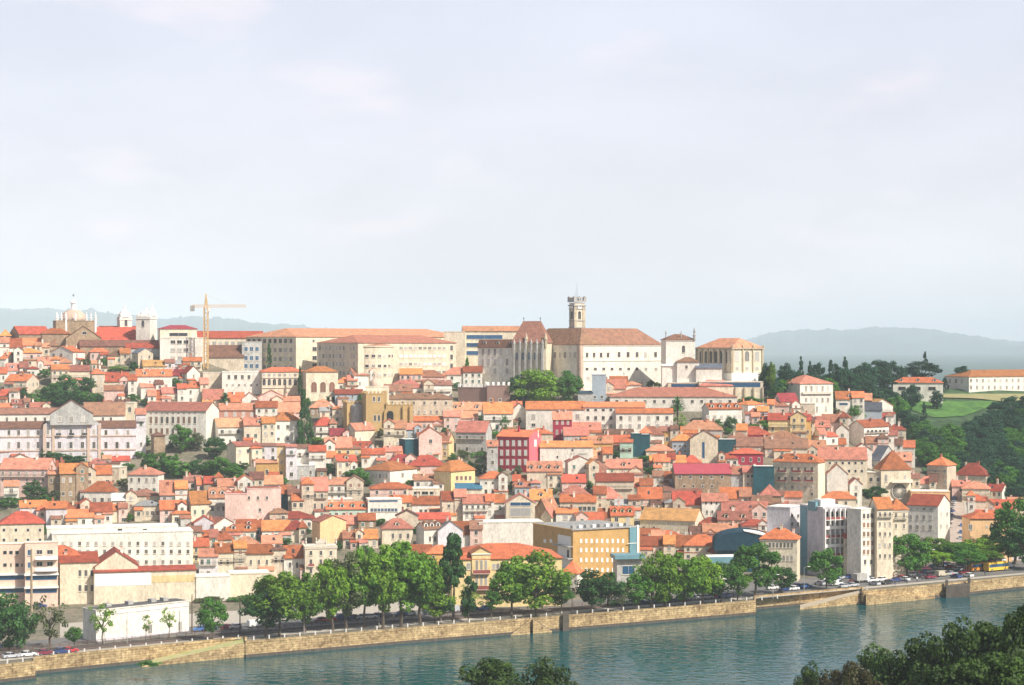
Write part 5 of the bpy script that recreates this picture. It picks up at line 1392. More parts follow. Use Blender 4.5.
def crownmesh(kind,var,fol,nleaf=None,leaf=None):
    k=(kind,var,fol)
    if k in CM: return CM[k]
    r=np.random.RandomState(hash((kind,var))%1000 if False else (sum(map(ord,kind))*7+var*13)%9973)
    # clump centres in a unit crown: x,y in [-1,1], z in [0,2]
    nc={'round':46,'tall':50,'cone':44,'poplar':52,'sparse':26,'umbrella':40,'bush':30,'near':90}[kind]
    C=[];Rr=[]
    while len(C)<nc:
        u=r.uniform(-1,1,3)
        if kind in('round','sparse','bush','near'):
            if np.linalg.norm(u)>1 or np.linalg.norm(u)<.35: continue
            s=1.0
            if kind in('round','near') : s=(1-.25*max(0,u[2]))
            p=np.array([u[0]*s,u[1]*s,u[2]+1])
        elif kind=='tall':
            if np.linalg.norm(u)>1 or np.linalg.norm(u)<.3: continue
            p=np.array([u[0]*(1-.35*max(0,u[2])),u[1]*(1-.35*max(0,u[2])),u[2]+1])
        elif kind=='poplar':
            z=r.uniform(0,2); w=math.sin(min(1,(z+.45)/1.0)*PI/2)*(1-max(0,z-.7)/1.45)
            a=r.uniform(0,6.28); q=r.uniform(.3,1)**.5; p=np.array([math.cos(a)*q*w,math.sin(a)*q*w,z])
        elif kind=='cone':
            z=r.uniform(0,1)**1.3*2; w=1.15*(1-z/2.1); a=r.uniform(0,6.28); q=r.uniform(.4,1); p=np.array([math.cos(a)*q*w,math.sin(a)*q*w,z])
        elif kind=='umbrella':
            a=r.uniform(0,6.28); q=r.uniform(0,1)**.5; p=np.array([math.cos(a)*q,math.sin(a)*q,.5+1.3*math.sqrt(max(0,1-q*q))*r.uniform(.2,1)])
        C.append(p); Rr.append(r.uniform(.20,.36)*(.7 if kind in('cone','poplar') else 1)*(.75 if kind=='sparse' else 1)*(.8 if kind=='near' else 1))
    per={'sparse':45,'near':190}.get(kind,115) if nleaf is None else nleaf
    ls={'sparse':.055,'near':.034,'bush':.075}.get(kind,.058) if leaf is None else leaf
    V=[];Fc=[];n=0
    if kind not in('sparse',):
        pass
    for c,rad in zip(C,Rr):
        d=r.normal(size=(per,3)); d/=np.linalg.norm(d,axis=1)[:,None]
        rr=rad*r.uniform(.55,1.08,per)**.6
        pos=c+d*rr[:,None]*np.array([1,1,.75 if kind!='umbrella' else .4])
        nr=d+r.normal(size=(per,3))*.55+np.array([0,0,.25]); nr/=np.linalg.norm(nr,axis=1)[:,None]
        t=np.cross(nr,r.normal(size=(per,3))); t/=np.linalg.norm(t,axis=1)[:,None]; b=np.cross(nr,t)
        s=ls*r.uniform(.6,1.3,per)[:,None]
        q=np.stack([pos-t*s,pos+b*s*.8,pos+t*s,pos-b*s*.8],1).reshape(-1,3)
        V.append(q); Fc+= [(n+4*i,n+4*i+1,n+4*i+2,n+4*i+3) for i in range(per)]; n+=4*per
    V=np.concatenate(V)
    me=bpy.data.meshes.new('crown'); me.from_pydata(V.tolist(),[],Fc); me.materials.append(FOL[fol]); me.update(); CM[k]=me; return me
TM={}
def trunkmesh(var,limbs=True):
    k=(var,limbs)
    if k in TM: return TM[k]
    r=random.Random(var); mb=MB(); p=Vector((0,0,-.15)); rad=.055
    pts=[p.copy()]
    for i in range(5):
        q=p+Vector((r.uniform(-.04,.04),r.uniform(-.04,.04),.2)); mb.bar(p,q,rad,M_bark,6,rad*.85); p=q; rad*=.85
    if limbs:
        for i in range(6):
            a=r.uniform(0,6.28); z=r.uniform(.45,.8); s=Vector((0,0,z)); e=s+Vector((math.cos(a)*.35,math.sin(a)*.35,.35)); mb.bar(s,e,.025,M_bark,5,.01)
    TM[k]=recalc(mb.mesh('trunk')); return TM[k]
TREES=[]
def tree(x,wpx,yt,ycb,yb,kind='round',fol='mid',label=None,Y=None,name='tree',group=None,trunk=True,depthk=1.0,cat='tree'):
    """x: trunk column, wpx: crown width, yt: crown top, ycb: crown bottom, yb: foot"""
    if Y is None: Y=Dof(x,yb)
    s=Y/F; X=(x-CX)/F*Y; Z=Zof(x,Y) if Y>480 else H-(yb-CY)*s
    M=Matrix.Translation((X,Y,Z)); rt=root(name,M,label or '',cat,group)
    hw=wpx*s/2*rng.uniform(.95,1.1); zc0=(yb-ycb)*s; zc1=H-(yt-CY)*s-Z
    v=rng.randrange(3)
    if trunk:
        th=max(zc0+(zc1-zc0)*.55,1.0); tw=max(th,3)*(.75 if th>8 else 1)
        link('trunk',trunkmesh(rng.randrange(3),kind in('round','tall','sparse','bush')),M@Matrix.Diagonal((min(max(th*.8,2.5),max(2.5,hw*1.5)),min(max(th*.8,2.5),max(2.5,hw*1.5)),th,1)),rt)
    cm=crownmesh(kind,v,fol)
    link('crown',cm,M@Matrix.Translation((0,0,zc0))@Matrix.Rotation(rng.uniform(0,6.28),4,'Z')@Matrix.Diagonal((hw/.98,hw/.98*depthk,(zc1-zc0)/2.0,1)),rt)
    if not label: TREES.append((rt,x,(yt+yb)/2,kind,fol))
    return rt
G='riverside trees'
tree(8,46,595,645,651,'round','dark','dark leafy tree cut by the left picture edge beside the quay',group=G)
tree(25,18,618,642,650,'round','dark','small dark tree tucked right beside the left edge tree',group=G)
tree(50,40,593,640,648,'sparse','olive','thin-leaved olive tree with visible branches left of the warehouse',group=G)
tree(74,16,627,641,651,'round','mid','tiny bright round tree over the parked red car at lower left',group=G)
tree(102,25,600,632,645,'sparse','light','taller pale sapling pair in front of the white warehouse left end',group=G)
tree(146,12,613,631,643,'sparse','light','smallest pale sapling before the white warehouse middle',group=G)
tree(169,16,606,628,640,'sparse','light','pale sapling before the white warehouse right part',group=G)
tree(212,30,599,630,641,'round','mid','low wide tree standing alone right of the white warehouse',group=G)
tree(266,44,590,627,638,'round','dark','darkest round tree left of the long riverside row',group=G)
tree(280,56,572,620,637,'tall','light','tall pale green tree rising behind the darkest round tree',group=G)
tree(304,40,574,620,633,'tall','plane','slim tree third in the long riverside row from the left',group=G)
tree(332,40,560,615,631,'tall','light',None,group=G)
tree(345,44,553,612,630,'tall','olive',None,group=G)
tree(364,42,548,610,629,'tall','plane',None,group=G)
tree(382,48,546,608,629,'tall','light',None,group=G)
tree(400,56,543,606,627,'round','plane',None,group=G)
tree(419,44,552,606,625,'tall','plane',None,group=G)
tree(434,36,588,614,623,'round','light',None,group=G)
tree(454,44,538,612,622,'poplar','dark','tall dark pointed poplar before the yellow riverside building',group=G)
tree(468,22,580,606,621,'sparse','light','thin yellowish tree hugging the right side of the pointed poplar',group=G)
tree(491,22,591,608,619,'round','mid','small round bright tree under the yellow building balconies',group=G)
tree(512,40,560,605,617,'tall','plane','left tree of the broad pair right of the yellow building',group=G)
tree(535,62,553,604,616,'round','light','broad bright green tree, widest crown right of the yellow building',group=G)
tree(561,24,585,605,614,'round','mid','small tree filling the right foot of the broad bright tree',group=G)
tree(592,34,571,603,613,'round','dark','dark round tree standing before the ochre hotel, left one of two',group=G)
tree(608,32,573,602,612,'round','dark','dark round tree standing before the ochre hotel, right one of two',group=G)
tree(622,20,584,604,612,'sparse','olive',None,group=G)
tree(637,30,574,602,609,'round','mid','low round dark-green tree before the cyan-roofed pavilion',group=G)
tree(652,34,547,600,608,'sparse','plane','thin ragged tall tree right beside the cyan-roofed pavilion',group=G)
tree(664,38,552,599,607,'tall','light',None,group=G)
tree(684,40,553,597,606,'tall','plane',None,group=G)
tree(702,40,556,596,605,'tall','light',None,group=G)
tree(722,40,563,594,603,'round','mid',None,group=G)
tree(738,28,567,592,601,'round','plane',None,group=G)
tree(756,46,543,586,597,'round','mid','large open round tree before the dark curved roof, with gaps in its crown',group=G)
tree(781,28,567,587,594,'round','dark','small dark tree below the red-hipped riverside block',group=G)
tree(826,34,549,583,590,'round','mid','lone round tree in front of the modern grey block',group=G)
tree(907,44,534,570,577,'round','mid','wide round tree left of the square right of the triple-windowed block',group=G)
tree(889,20,545,566,574,'round','mid',None,group=G)
for (x,w,t,b) in ((926,30,540,568),(944,34,541,568),(960,40,545,569),(978,36,541,566),(995,34,536,562),(938,30,553,573),(968,34,553,573),(1008,26,545,566),(985,30,552,570)):
    tree(x,w,t-2,b-9,b+1,'round',rng.choice(['mid','light','plane','mid']),None,group='trees of the riverside square')
tree(1016,42,500,552,566,'round','mid','tall tree cut by the right picture edge above the square',group=G)
tree(1026,40,520,560,570,'round','dark',None,group=G)
# town trees
G2='trees between the houses'
for (x,w,t,cb,b,kd,fo,lb) in (
 (67,22,375,397,398,'round','dark','dark blue-green tree highest in the left hillside garden'),(86,17,377,393,396,'round','dark',None),(50,22,381,398,399,'bush','mid',None),(38,20,392,405,405,'bush','mid',None),(57,24,390,405,406,'bush','dark',None),(72,24,388,404,405,'bush','dark',None),(88,22,391,403,404,'bush','mid',None),(24,10,388,398,398,'bush','dark',None),(99,10,392,401,402,'bush','dark',None),
 (181,24,425,450,453,'round','mid','full green tree right of the brown tower stub below the white school'),(197,16,433,449,451,'round','olive',None),(216,22,437,457,459,'round','dark','dark round tree at the right foot of the white school'),(160,28,452,474,475,'bush','mid',None),(178,26,458,476,477,'bush','mid',None),(148,16,456,474,475,'bush','dark',None),(200,22,459,476,477,'bush','dark',None),(222,30,456,480,481,'bush','mid',None),(238,16,468,482,483,'bush','mid',None),(212,20,462,478,479,'bush','mid',None),
 (34,22,481,500,502,'round','dark','dark bushy tree in front of the long balconied pink house'),(54,12,490,500,501,'bush','olive',None),(9,24,497,507,507,'bush','mid',None),(46,14,495,502,503,'bush','mid',None),
 (60,26,451,463,464,'bush','dark',None),(76,20,455,464,465,'bush','dark',None),(99,13,448,458,459,'bush','mid',None),(18,26,448,456,457,'bush','mid',None),(48,14,447,460,461,'bush','dark',None),
 (304,19,392,444,446,'cone','dark','tall dark conifer in the town left of the golden cathedral'),(315,14,436,444,445,'bush','light',None),(302,10,438,445,446,'bush','light',None),(327,14,463,473,475,'round','dark','small round dark tree below the row of white houses left of centre'),(359,18,468,484,486,'round','mid','bright spreading tree left of the white corner house'),(283,10,478,484,485,'bush','mid',None),(360,8,394,403,404,'bush','mid',None),
 (535,44,369,402,405,'round','light','broad yellow-green tree, biggest on the hill, under the chapel buttresses'),(569,28,371,402,404,'round','mid','rounder darker green tree at right of the broad yellow-green one'),(516,20,376,402,404,'round','dark','dark tree at left of the broad yellow-green one'),(548,28,380,404,405,'round','light',None),
 (463,18,452,466,469,'sparse','olive',None),(476,20,450,470,472,'sparse','mid',None),(470,10,462,472,473,'bush','dark',None),(496,9,467,474,475,'bush','light',None),(505,10,412,434,435,'sparse','mid',None),(515,12,416,428,428,'bush','dark',None),
 (623,16,423,431,431,'bush','dark',None),(681,14,412,427,428,'sparse','light',None),(718,14,420,430,431,'bush','mid',None),(731,13,417,428,429,'round','dark','small round tree below the white dormered house'),(760,20,419,431,432,'bush','mid',None),(752,20,397,402,403,'bush','mid',None),(668,10,423,429,430,'bush','mid',None),(650,8,380,386,387,'bush','dark',None),(658,8,382,387,388,'bush','light',None),
 (825,13,410,420,421,'round','dark','small dark tree under the tall white palazzo'),(856,18,404,421,422,'round','mid','bright bushy tree between roofs right of the white palazzo'),(771,10,362,385,400,'tall','light','bright green tree on the skyline right of the baroque library'),(776,16,386,400,402,'round','dark',None),(765,9,368,385,392,'round','mid',None),
 (852,9,473,480,481,'bush','mid',None),(874,24,486,498,499,'bush','dark',None),(938,13,478,494,496,'round','dark','small round dark tree beside the tall beige wood-edge house'),(934,16,497,503,504,'bush','mid',None),(893,8,413,421,422,'bush','light',None),(920,6,484,492,493,'bush','mid',None),
 (206,10,398,402,403,'bush','mid',None),(120,20,366,371,372,'bush','light',None),(112,8,395,400,400,'bush','mid',None),(269,5,343,364,376,'poplar','dark','slim dark cypress against the long shaded college flank'),(467,7,358,369,378,'poplar','mid','slim green cypress right of the curved college'),(300,5,366,392,400,'poplar','dark','slim dark cypress between the two arcades of the museum'),
 (208,30,597,602,602,'bush','olive',None),(240,26,596,601,601,'bush','mid',None),(150,22,661,666,666,'bush','mid',None)):
    tree(x,w,t,cb,b,kd,fo,lb,group=G2,name='shrub' if kd=='bush' else ('conifer' if kd=='cone' else 'cypress' if kd=='poplar' else 'tree'),trunk=kd!='bush',cat='shrub' if kd=='bush' else 'tree')
for (x,y) in [(86,364),(104,364),(134,368),(44,376),(176,384),(458,388),(134,400),(332,400),(146,404),(308,404),(674,412),(836,412),(482,420),(680,428),(446,432),(728,432),(380,436),(494,436),(146,444),(320,444),(170,448),(188,448),(140,456),(464,456),(482,456),(614,456),(176,460),(452,460),(644,460),(128,468),(164,468),(242,468),(332,472),(482,472),(500,472),(518,472),(650,472),(350,476),(122,484),(368,484),(410,484),(512,488),(590,488),(188,492),(554,492),(128,520),(380,524),(44,532),(308,532),(416,532),(284,544),(338,548),(368,552)]:
    tree(x,rng.uniform(8,13),y-rng.uniform(4,8),y+1,y+2,'bush',rng.choice(['mid','dark','olive','mid']),None,group=G2,name='shrub',trunk=False,cat='shrub')
# palms
M_palm=FOL['dark']
def palm(x,w,yt,yb,label):
    Y=Dof(x,yb); s=Y/F; X=(x-CX)/F*Y; Z=Zof(x,Y); M=Matrix.Translation((X,Y,Z)); hh=(yb-yt)*s; r_=w*s/2
    rt=root('palm_tree',M,label,'palm tree','palm trees'); zt=hh-r_*.85
    quick('trunk',lambda mb:mb.bar((0,0,-.5),(0,0,zt),.38,M_bark,8,.3),M,rt)
    def fr_(mb):
        rr=random.Random(4)
        for k in range(70):
            a=rr.uniform(0,6.28); el=rr.uniform(-.6,1.4); prev=Vector((0,0,zt)); d=Vector((math.cos(a)*math.cos(el),math.sin(a)*math.cos(el),math.sin(el)))
            side=Vector((-math.sin(a),math.cos(a),0))*.32
            for j in range(4):
                nx=prev+d*r_*.29; mb.poly([prev-side,prev+side,nx+side,nx-side],M_palm); prev=nx; d=(d+Vector((0,0,-.28))).normalized()
    quick('crown',fr_,M,rt)
palm(677.5,16,398,430,'dark crowned palm standing tall in front of the long salmon-roofed building')
palm(225,11,394,407,'small palm among the roofs above the reddish arched-window row house')
# wooded hillside on the right
rw=random.Random(11)
GW='dark trees of the wooded valley'; LW='dark rounded tree packed into the wooded valley at the right'
nw=0
for yy in np.arange(372,512,6.0):
    x=770+rw.uniform(0,12)
    while x<1085:
        ye_=lerp(edge,x)
        top=lerp([(770,396),(860,398),(890,412),(905,428),(925,440),(965,446),(985,430),(1000,418),(1100,416)],x)
        y=yy+rw.uniform(-2,2)
        if y>=max(top,lerp(CREST,x)+3) and y<ye_+1:
            w=rw.uniform(15,24); hgt=rw.uniform(16,24)
            fo='mid' if (rw.random()<.25 or (x<960 and y>440 and rw.random()<.6)) else 'wood'
            tree(x,w,y-hgt,y-3,y,'round' if rw.random()<.8 else 'tall',fo,LW if fo=='wood' else 'brighter green rounded tree in the wooded valley at the right',group=GW,trunk=rw.random()<.3); nw+=1
            x+=w*.62
        else: x+=9
# ridge trees behind the white palazzo
for (x,w,t,b,kd) in ((766,14,364,398,'round'),(786,17,364,398,'round'),(801,10,358,397,'cone'),(810,8,362,397,'cone'),(818,16,363,397,'round'),(831,13,361,397,'cone'),(838,16,364,398,'round'),(845,12,358,398,'cone'),(858,18,366,399,'round'),(870,20,357,399,'umbrella'),(880,20,360,400,'round'),(892,16,361,400,'round'),(850,20,370,400,'round'),(834,20,372,400,'round'),(902,12,366,396,'round'),(793,20,370,400,'round'),(812,22,372,400,'round'),(866,22,374,402,'round'),(884,22,376,404,'round')):
    tree(x,w,t,b-4,b,kd,'wood',None,group='trees on the ridge behind the palazzo',name='conifer' if kd=='cone' else 'tree',Y=Dof(x,399)+rw.uniform(0,25))
tree(922,37,362,378,392,'round','wood','broad umbrella pine spreading over the red-hipped ridge villa',name='pine_tree',Y=1110)
tree(925,7,352,368,392,'cone','wood','thin leaning conifer poking above the broad umbrella pine',name='conifer',Y=1125)
tree(962,16,366,378,392,'round','wood','dark tree peeking over the left roof end of the hilltop convent',Y=1130)
tree(911,20,385,408,411,'round','wood','large dark round tree in front of the red-hipped ridge villa')
tree(937,14,391,407,410,'round','wood','smaller dark round tree at the lawn edge below the hilltop convent')
tree(924,8,403,420,421,'cone','wood','small pointed conifer standing on the lawn',name='conifer')
tree(945,9,378,390,393,'poplar','wood',None,name='cypress')
# near bank trees
G3='trees on the near bank'
def near(x,w,yt,Y,fo,label,kind='near'):
    s=Y/F; yb=CY+(H-bank_z(0,Y))/s; tree(x,w,yt,yt+(yb-yt)*.75,yb,kind,fo,label,Y=Y,group=G3)
near(495,100,661,330,'near','dark feathery crown rising into the bottom centre edge, left half')
near(545,84,666,322,'near','dark feathery crown at the bottom centre edge, right lower half')
for (x,w,t,Y_,l) in ((808,46,669,338,'small leafy crown at the far left of the near bank trees'),(845,62,662,330,'reddish-dark crown second from left on the near bank'),(880,84,652,322,'broad crown third from left on the near bank'),(918,84,642,318,'crown in the middle of the near bank tree group'),(955,92,627,312,'tall crown before the right end of the near bank tree group'),(993,96,624,316,'tall dense crown next to the bottom right corner'),(1028,96,610,308,'tallest near bank crown, cut by the right picture edge'),(862,70,672,300,'low crown at the bottom edge left of the near bank group middle'),(940,100,662,296,'low dark crown at the bottom edge under the near bank group'),(1005,110,656,292,'low dark crown in the bottom right corner')):
    near(x,w,t,Y_,'brown' if 'reddish' in l or l.startswith('low crown') else 'near',l)
# ===== vehicles, lamps, people =====
def paint(n,c): return mat('paint_'+n,c,.35,.03,1,rnd=0,spec=.5)
CARC={'white':(.75,.75,.74),'silver':(.45,.47,.50),'dark blue':(.03,.06,.20),'blue':(.06,.16,.42),'red':(.50,.03,.04),'black':(.03,.03,.035),'green':(.04,.14,.09),'dark red':(.22,.02,.05),'beige':(.5,.45,.35),'yellow':(.75,.50,.06),'orange':(.75,.30,.05)}
M_tyre=mat('tyre',(.02,.02,.02),.9,.1,1,rnd=0)
VB={}
def vbody(kind,colr):
    k=(kind,colr)
    if k in VB: return VB[k]
    m=paint(colr,CARC[colr]); body=MB(); gl=MB()
    if kind=='car':
        hw=.85; body.ext([(-2.1,.3),(2.1,.3),(2.15,.62),(2.0,.82),(.95,.95),(-1.6,1.0),(-2.1,.92),(-2.15,.6)],-hw,hw,'y',m)
        gl.ext([(.98,.95),(.3,1.40),(-1.15,1.42),(-1.8,1.0)],-.72,.72,'y',M_glass); body.ext([(.28,1.38),(.2,1.46),(-1.1,1.48),(-1.2,1.41)],-.70,.70,'y',m)
        body.box(-.45,-.35,-.74,.74,.95,1.42,m); L_=1.3;wr=.31
    elif kind=='van':
        hw=.95; body.ext([(-2.4,.35),(2.3,.35),(2.4,.8),(2.0,1.1),(1.3,1.95),(-2.4,2.0)],-hw,hw,'y',m)
        gl.ext([(2.02,1.12),(1.36,1.86),(.5,1.86),(.5,1.12)],-.97,.97,'y',M_glass); L_=1.5;wr=.36
    elif kind=='truck':
        hw=1.1; body.ext([(1.5,.5),(3.2,.5),(3.2,1.4),(2.9,2.4),(1.5,2.4)],-hw,hw,'y',m); body.box(-3.2,1.35,-1.2,1.2,.8,3.0,M_greyst)
        gl.ext([(3.22,1.45),(2.96,2.25),(2.2,2.25),(2.2,1.45)],-1.12,1.12,'y',M_glass); L_=2.2;wr=.45
    else: # bus
        hw=1.25; body.ext([(-5,.4),(5,.4),(5.1,1.2),(4.9,3.0),(-5,3.0)],-hw,hw,'y',m)
        gl.ext([(-4.8,1.5),(5.08,1.5),(4.98,2.55),(-4.8,2.55)],-1.28,1.28,'y',M_blueg); body.box(-4.6,4.6,-1.0,1.0,3.0,3.15,m); L_=3.4;wr=.48
    wb=MB(); wb.ext([(wr*math.cos(PI*q/6),wr*math.sin(PI*q/6)) for q in range(12)],-.12,.12,'y',M_tyre); wb.ext([(wr*.5*math.cos(PI*q/4),wr*.5*math.sin(PI*q/4)) for q in range(8)],-.13,.13,'y',M_greyst)
    if ('w',kind) not in VB: VB[('w',kind)]=recalc(wb.mesh('wheel'))
    lb=MB(); lb.box(-.05,.05,-.15,.15,-.08,.08,M_white)
    if 'l' not in VB: VB['l']=lb.mesh('headlight')
    VB[k]=(recalc(body.mesh('body')),recalc(gl.mesh('window_glass')),VB[('w',kind)],L_,hw,wr); return VB[k]
CARS=[]
def vehicle(kind,colr,x,y,yaw,label=None,group='vehicles parked along the river'):
    b,g,wme,L_,hw,wr=vbody(kind,colr)
    X,Y,Z=P(x,y); Z=Zof(x,Y)+.13
    M=Matrix.Translation((X,Y,Z))@Matrix.Rotation(yaw,4,'Z')
    nm={'car':'parked_car','van':'parked_van','truck':'parked_truck','bus':'bus'}[kind]
    rt=root(nm,M,label or '',kind,group); link('body',b,M,rt); link('window_glass',g,M,rt)
    for sx in(-L_,L_):
        for sy in (-hw+.05,hw-.05): link('wheel',wme,M@Matrix.Translation((sx,sy,wr)),rt)
    fx={'car':2.1,'van':2.36,'truck':3.22,'bus':5.06}[kind]
    for sy in (-hw*.7,hw*.7): link('headlight',VB['l'],M@Matrix.Translation((fx,sy,.72)),rt)
    if not label: CARS.append((rt,x,y,kind,colr))
    return rt
ROAD=R(32)
q=0
def along(x,dy=0): return base_w(x)
def at_off(x,d):
    Yv=off_line(d)(x); return CY+(H-G0)*F/Yv*1.0
rc_=random.Random(21)
# individually seen ones on the left
for (x,c,k,l) in ((11,'silver','car','pale blue-silver car parked leftmost under the dark edge tree'),(28,'white','car','white car parked left of the red one at lower left'),(45,'dark red','car','dark red car parked under the thin olive tree'),(62,'dark blue','car','dark blue car tucked before the small bright round tree'),(70,'red','car','bright red car beside the small round tree at lower left')):
    vehicle(k,c,x,at_off(x,9.5)+0,ROAD,l)
for (x,c) in ((200,'blue'),(209,'dark blue'),(228,'dark red'),(235,'silver'),(256,'white'),(306,'white'),(320,'dark red'),(329,'red'),(338,'dark blue'),(345,'dark blue'),(352,'black'),(362,'silver'),(370,'white'),(379,'dark blue'),(388,'black'),(400,'dark blue'),(409,'silver'),(430,'dark blue'),(442,'dark blue'),(452,'silver'),(466,'black'),(475,'dark blue'),(484,'blue')):
    vehicle('van' if rc_.random()<.12 else 'car',c,x,at_off(x,24+rc_.uniform(-.4,.4)),ROAD+rc_.choice([0,PI]))
for (x,c) in ((617,'black'),(625,'silver'),(634,'white'),(641,'dark blue'),(650,'blue'),(660,'dark blue'),(668,'black'),(681,'green'),(693,'silver'),(700,'white'),(707,'silver'),(715,'dark red'),(724,'dark blue'),(729,'black'),(772,'white'),(784,'dark blue'),(793,'white'),(798,'blue'),(806,'blue')):
    vehicle('car',c,x,at_off(x,14+rc_.uniform(-.6,.6)) if x<760 else at_off(x,17+rc_.uniform(0,8)),ROAD+rc_.choice([0,PI]))
vehicle('car','silver',844,at_off(844,13),ROAD+.1,'silver car parked at the top of the paved ramp, left of two')
vehicle('car','silver',853,at_off(853,14),ROAD+.1,'silver car with light roof parked at the top of the paved ramp, right of two')
vehicle('van','white',836,at_off(836,20),ROAD,'white van right beside the lone round tree by the modern grey block')
vehicle('truck','white',862,at_off(862,22),ROAD,'truck with a plain grey box body parked behind the ramp')
vehicle('bus','white',879,at_off(879,32),ROAD,'white coach with a blue window band parked behind the truck')
vehicle('van','white',847,at_off(847,48),ROAD,'white van parked left of the coach nearer the buildings')
vehicle('van','white',853,at_off(853,50),ROAD,'white van just right of another white van near the buildings')
vehicle('van','beige',942,at_off(942,20),ROAD,'beige box van parked by the dark landing block')
vehicle('bus','orange',979,at_off(979,26),ROAD+.05,'orange city bus, left one of two by the quay end')
vehicle('bus','yellow',996,at_off(996,22),ROAD+.05,'yellow city bus, right one of two by the quay end')
vehicle('van','white',1009,at_off(1009,28),ROAD,'white van parked right beside the yellow bus')
for k in range(52):
    x=868+k*3.0+rc_.uniform(-1,1) if k<46 else 820+ (k-46)*7
    d=rc_.choice([13,17,21,26,31,38,46]) if x>868 else rc_.choice([24,34])
    if (933<x<950 or 968<x<1012) and d<36: d=46
    vehicle('car',rc_.choice(['dark blue','blue','white','silver','black','dark red','red','silver']),x,at_off(x,d),ROAD+rc_.choice([0,PI/2,PI])+rc_.uniform(-.1,.1),group='vehicles in the square car park')
# cars on the steep street
for k,y in enumerate(np.linspace(555,500,14)):
    x=lerp([(490,957),(520,950.5),(545,943),(575,935)],y); 
    vehicle('car',rc_.choice(['white','silver','blue','dark blue','black','silver']),x,y,R(62),None,group='vehicles on the steep street')
for k,y in enumerate((552,546,540,534,527)):
    x=lerp([(490,963),(520,963),(545,960),(575,963)],y); vehicle('car',rc_.choice(['silver','blue','dark blue']),x,y,R(75),None,group='vehicles on the steep street')
for (x,y,c) in ((93,599,'black'),(99,600,'silver'),(117,599,'yellow'),(112,600,'dark blue'),(40,608,'dark blue'),(26,607,'black')):
    vehicle('car',c,x,y,.1,None,group='cars parked in the left yard')
# lamps and poles
def lamp(x,yb,yt,label,arm=True,r=.12,m=None,group='street lamps'):
    X,Y,Z=P(x,yb); Z=Zof(x,Y); h=(yb-yt)*Y/F; M=Matrix.Translation((X,Y,Z)); m=m or M_greyst
    rt=root('street_lamp' if arm else 'utility_pole',M,label,'street lamp' if arm else 'pole',group if arm else None)
    quick('pole',lambda mb:mb.bar((0,0,-.2),(0,0,h),r,m,7,r*.6),M,rt)
    if arm: quick('lamp_head',lambda mb:(mb.bar((0,0,h-.05),(1.3,-.6,h+.25),.06,m,5),mb.box(1.0,1.9,-.95,-.55,h+.15,h+.35,M_white)),M,rt)
lamp(31.5,612,549,'thick tall wooden pole in front of the balconied flats',False,.42,mat('wood_pole',(.35,.27,.18),.9,.2,1,rnd=0))
lamp(192,634,594,'thin pole at the right end of the white warehouse',False,.2,M_bark)
lamp(240,632,598,'thin dark pole right of the low wide lone tree',False,.2,M_bark)
for i,(x,yb,yt) in enumerate(((49,648,611),(104,645,605),(127,644,609),(304,634,607),(379,628,606),(441,622,595),(572,612,583),(594,612,585),(773,598,575),(804,592,567),(891,578,560),(929,572,550),(972,571,555))):
    lamp(x,yb,yt,['street lamp by the thin olive tree','street lamp before the left end of the white warehouse','bare lamp post before the warehouse middle','street lamp under the long tree row, left part','street lamp under the long tree row, middle part','street lamp beside the pointed poplar','street lamp left of the two dark round trees','street lamp between the two dark round trees','street lamp below the red-hipped riverside block','street lamp left of the lone round tree','pale lamp post in front of the wide square tree','lamp post in the middle of the square car park','lamp post by the two city buses'][i])
# people
def personmesh(col,v):
    import bmesh as _b
    sk=[((0,0,.92),.15),((0,0,1.15),.16),((0,0,1.38),.17),((0,0,1.52),.06),((0,0,1.62),.10),((0,0,1.74),.08),
        ((.2,0,1.42),.06),((.27,.02*v,1.15),.045),((.27,-.1*v,.9),.035),((-.2,0,1.42),.06),((-.27,-.02*v,1.15),.045),((-.27,.1*v,.9),.035),
        ((.1,0,.86),.09),((.11,-.12*v,.48),.065),((.11,-.06*v,.06),.05),((.11,-.2*v-.08,.03),.04),((-.1,0,.86),.09),((-.11,.12*v,.48),.065),((-.11,.22*v,.06),.05),((-.11,.22*v-.13,.03),.04)]
    ed=[(0,1),(1,2),(2,3),(3,4),(4,5),(2,6),(6,7),(7,8),(2,9),(9,10),(10,11),(0,12),(12,13),(13,14),(14,15),(0,16),(16,17),(17,18),(18,19)]
    me=bpy.data.meshes.new('person_skeleton'); me.from_pydata([s_[0] for s_ in sk],ed,[]); o=bpy.data.objects.new('tmp_person',me); COL.objects.link(o)
    md=o.modifiers.new('Skin','SKIN')
    for i,s_ in enumerate(sk): me.skin_vertices[0].data[i].radius=(s_[1],s_[1]); 
    me.skin_vertices[0].data[0].use_root=True
    sb=o.modifiers.new('Sub','SUBSURF'); sb.levels=1
    dg=bpy.context.evaluated_depsgraph_get(); dg.update(); ev=o.evaluated_get(dg); nm=bpy.data.meshes.new_from_object(ev); bpy.data.objects.remove(o)
    nm.materials.clear(); cl=mat('cloth_'+col,{'dark':(.05,.05,.07),'white':(.7,.7,.7),'red':(.5,.06,.06),'blue':(.1,.18,.4)}[col],.9,.1,1,rnd=0); jn=mat('trousers',(.06,.07,.12),.9,.1,1,rnd=0); sn=mat('skin',(.55,.34,.25),.7,.05,1,rnd=0); hr=mat('hair',(.05,.035,.025),.8,.1,1,rnd=0)
    for m in (cl,jn,sn,hr): nm.materials.append(m)
    for p in nm.polygons:
        z=p.center.z; x=abs(p.center.x)
        p.material_index=3 if (z>1.72 or (z>1.6 and p.center.y>.03)) else 2 if z>1.5 or (x>.2 and z<1.0 and z>.8) else 0 if z>.9 else 1
    nm.name='person'; return nm
pms={}
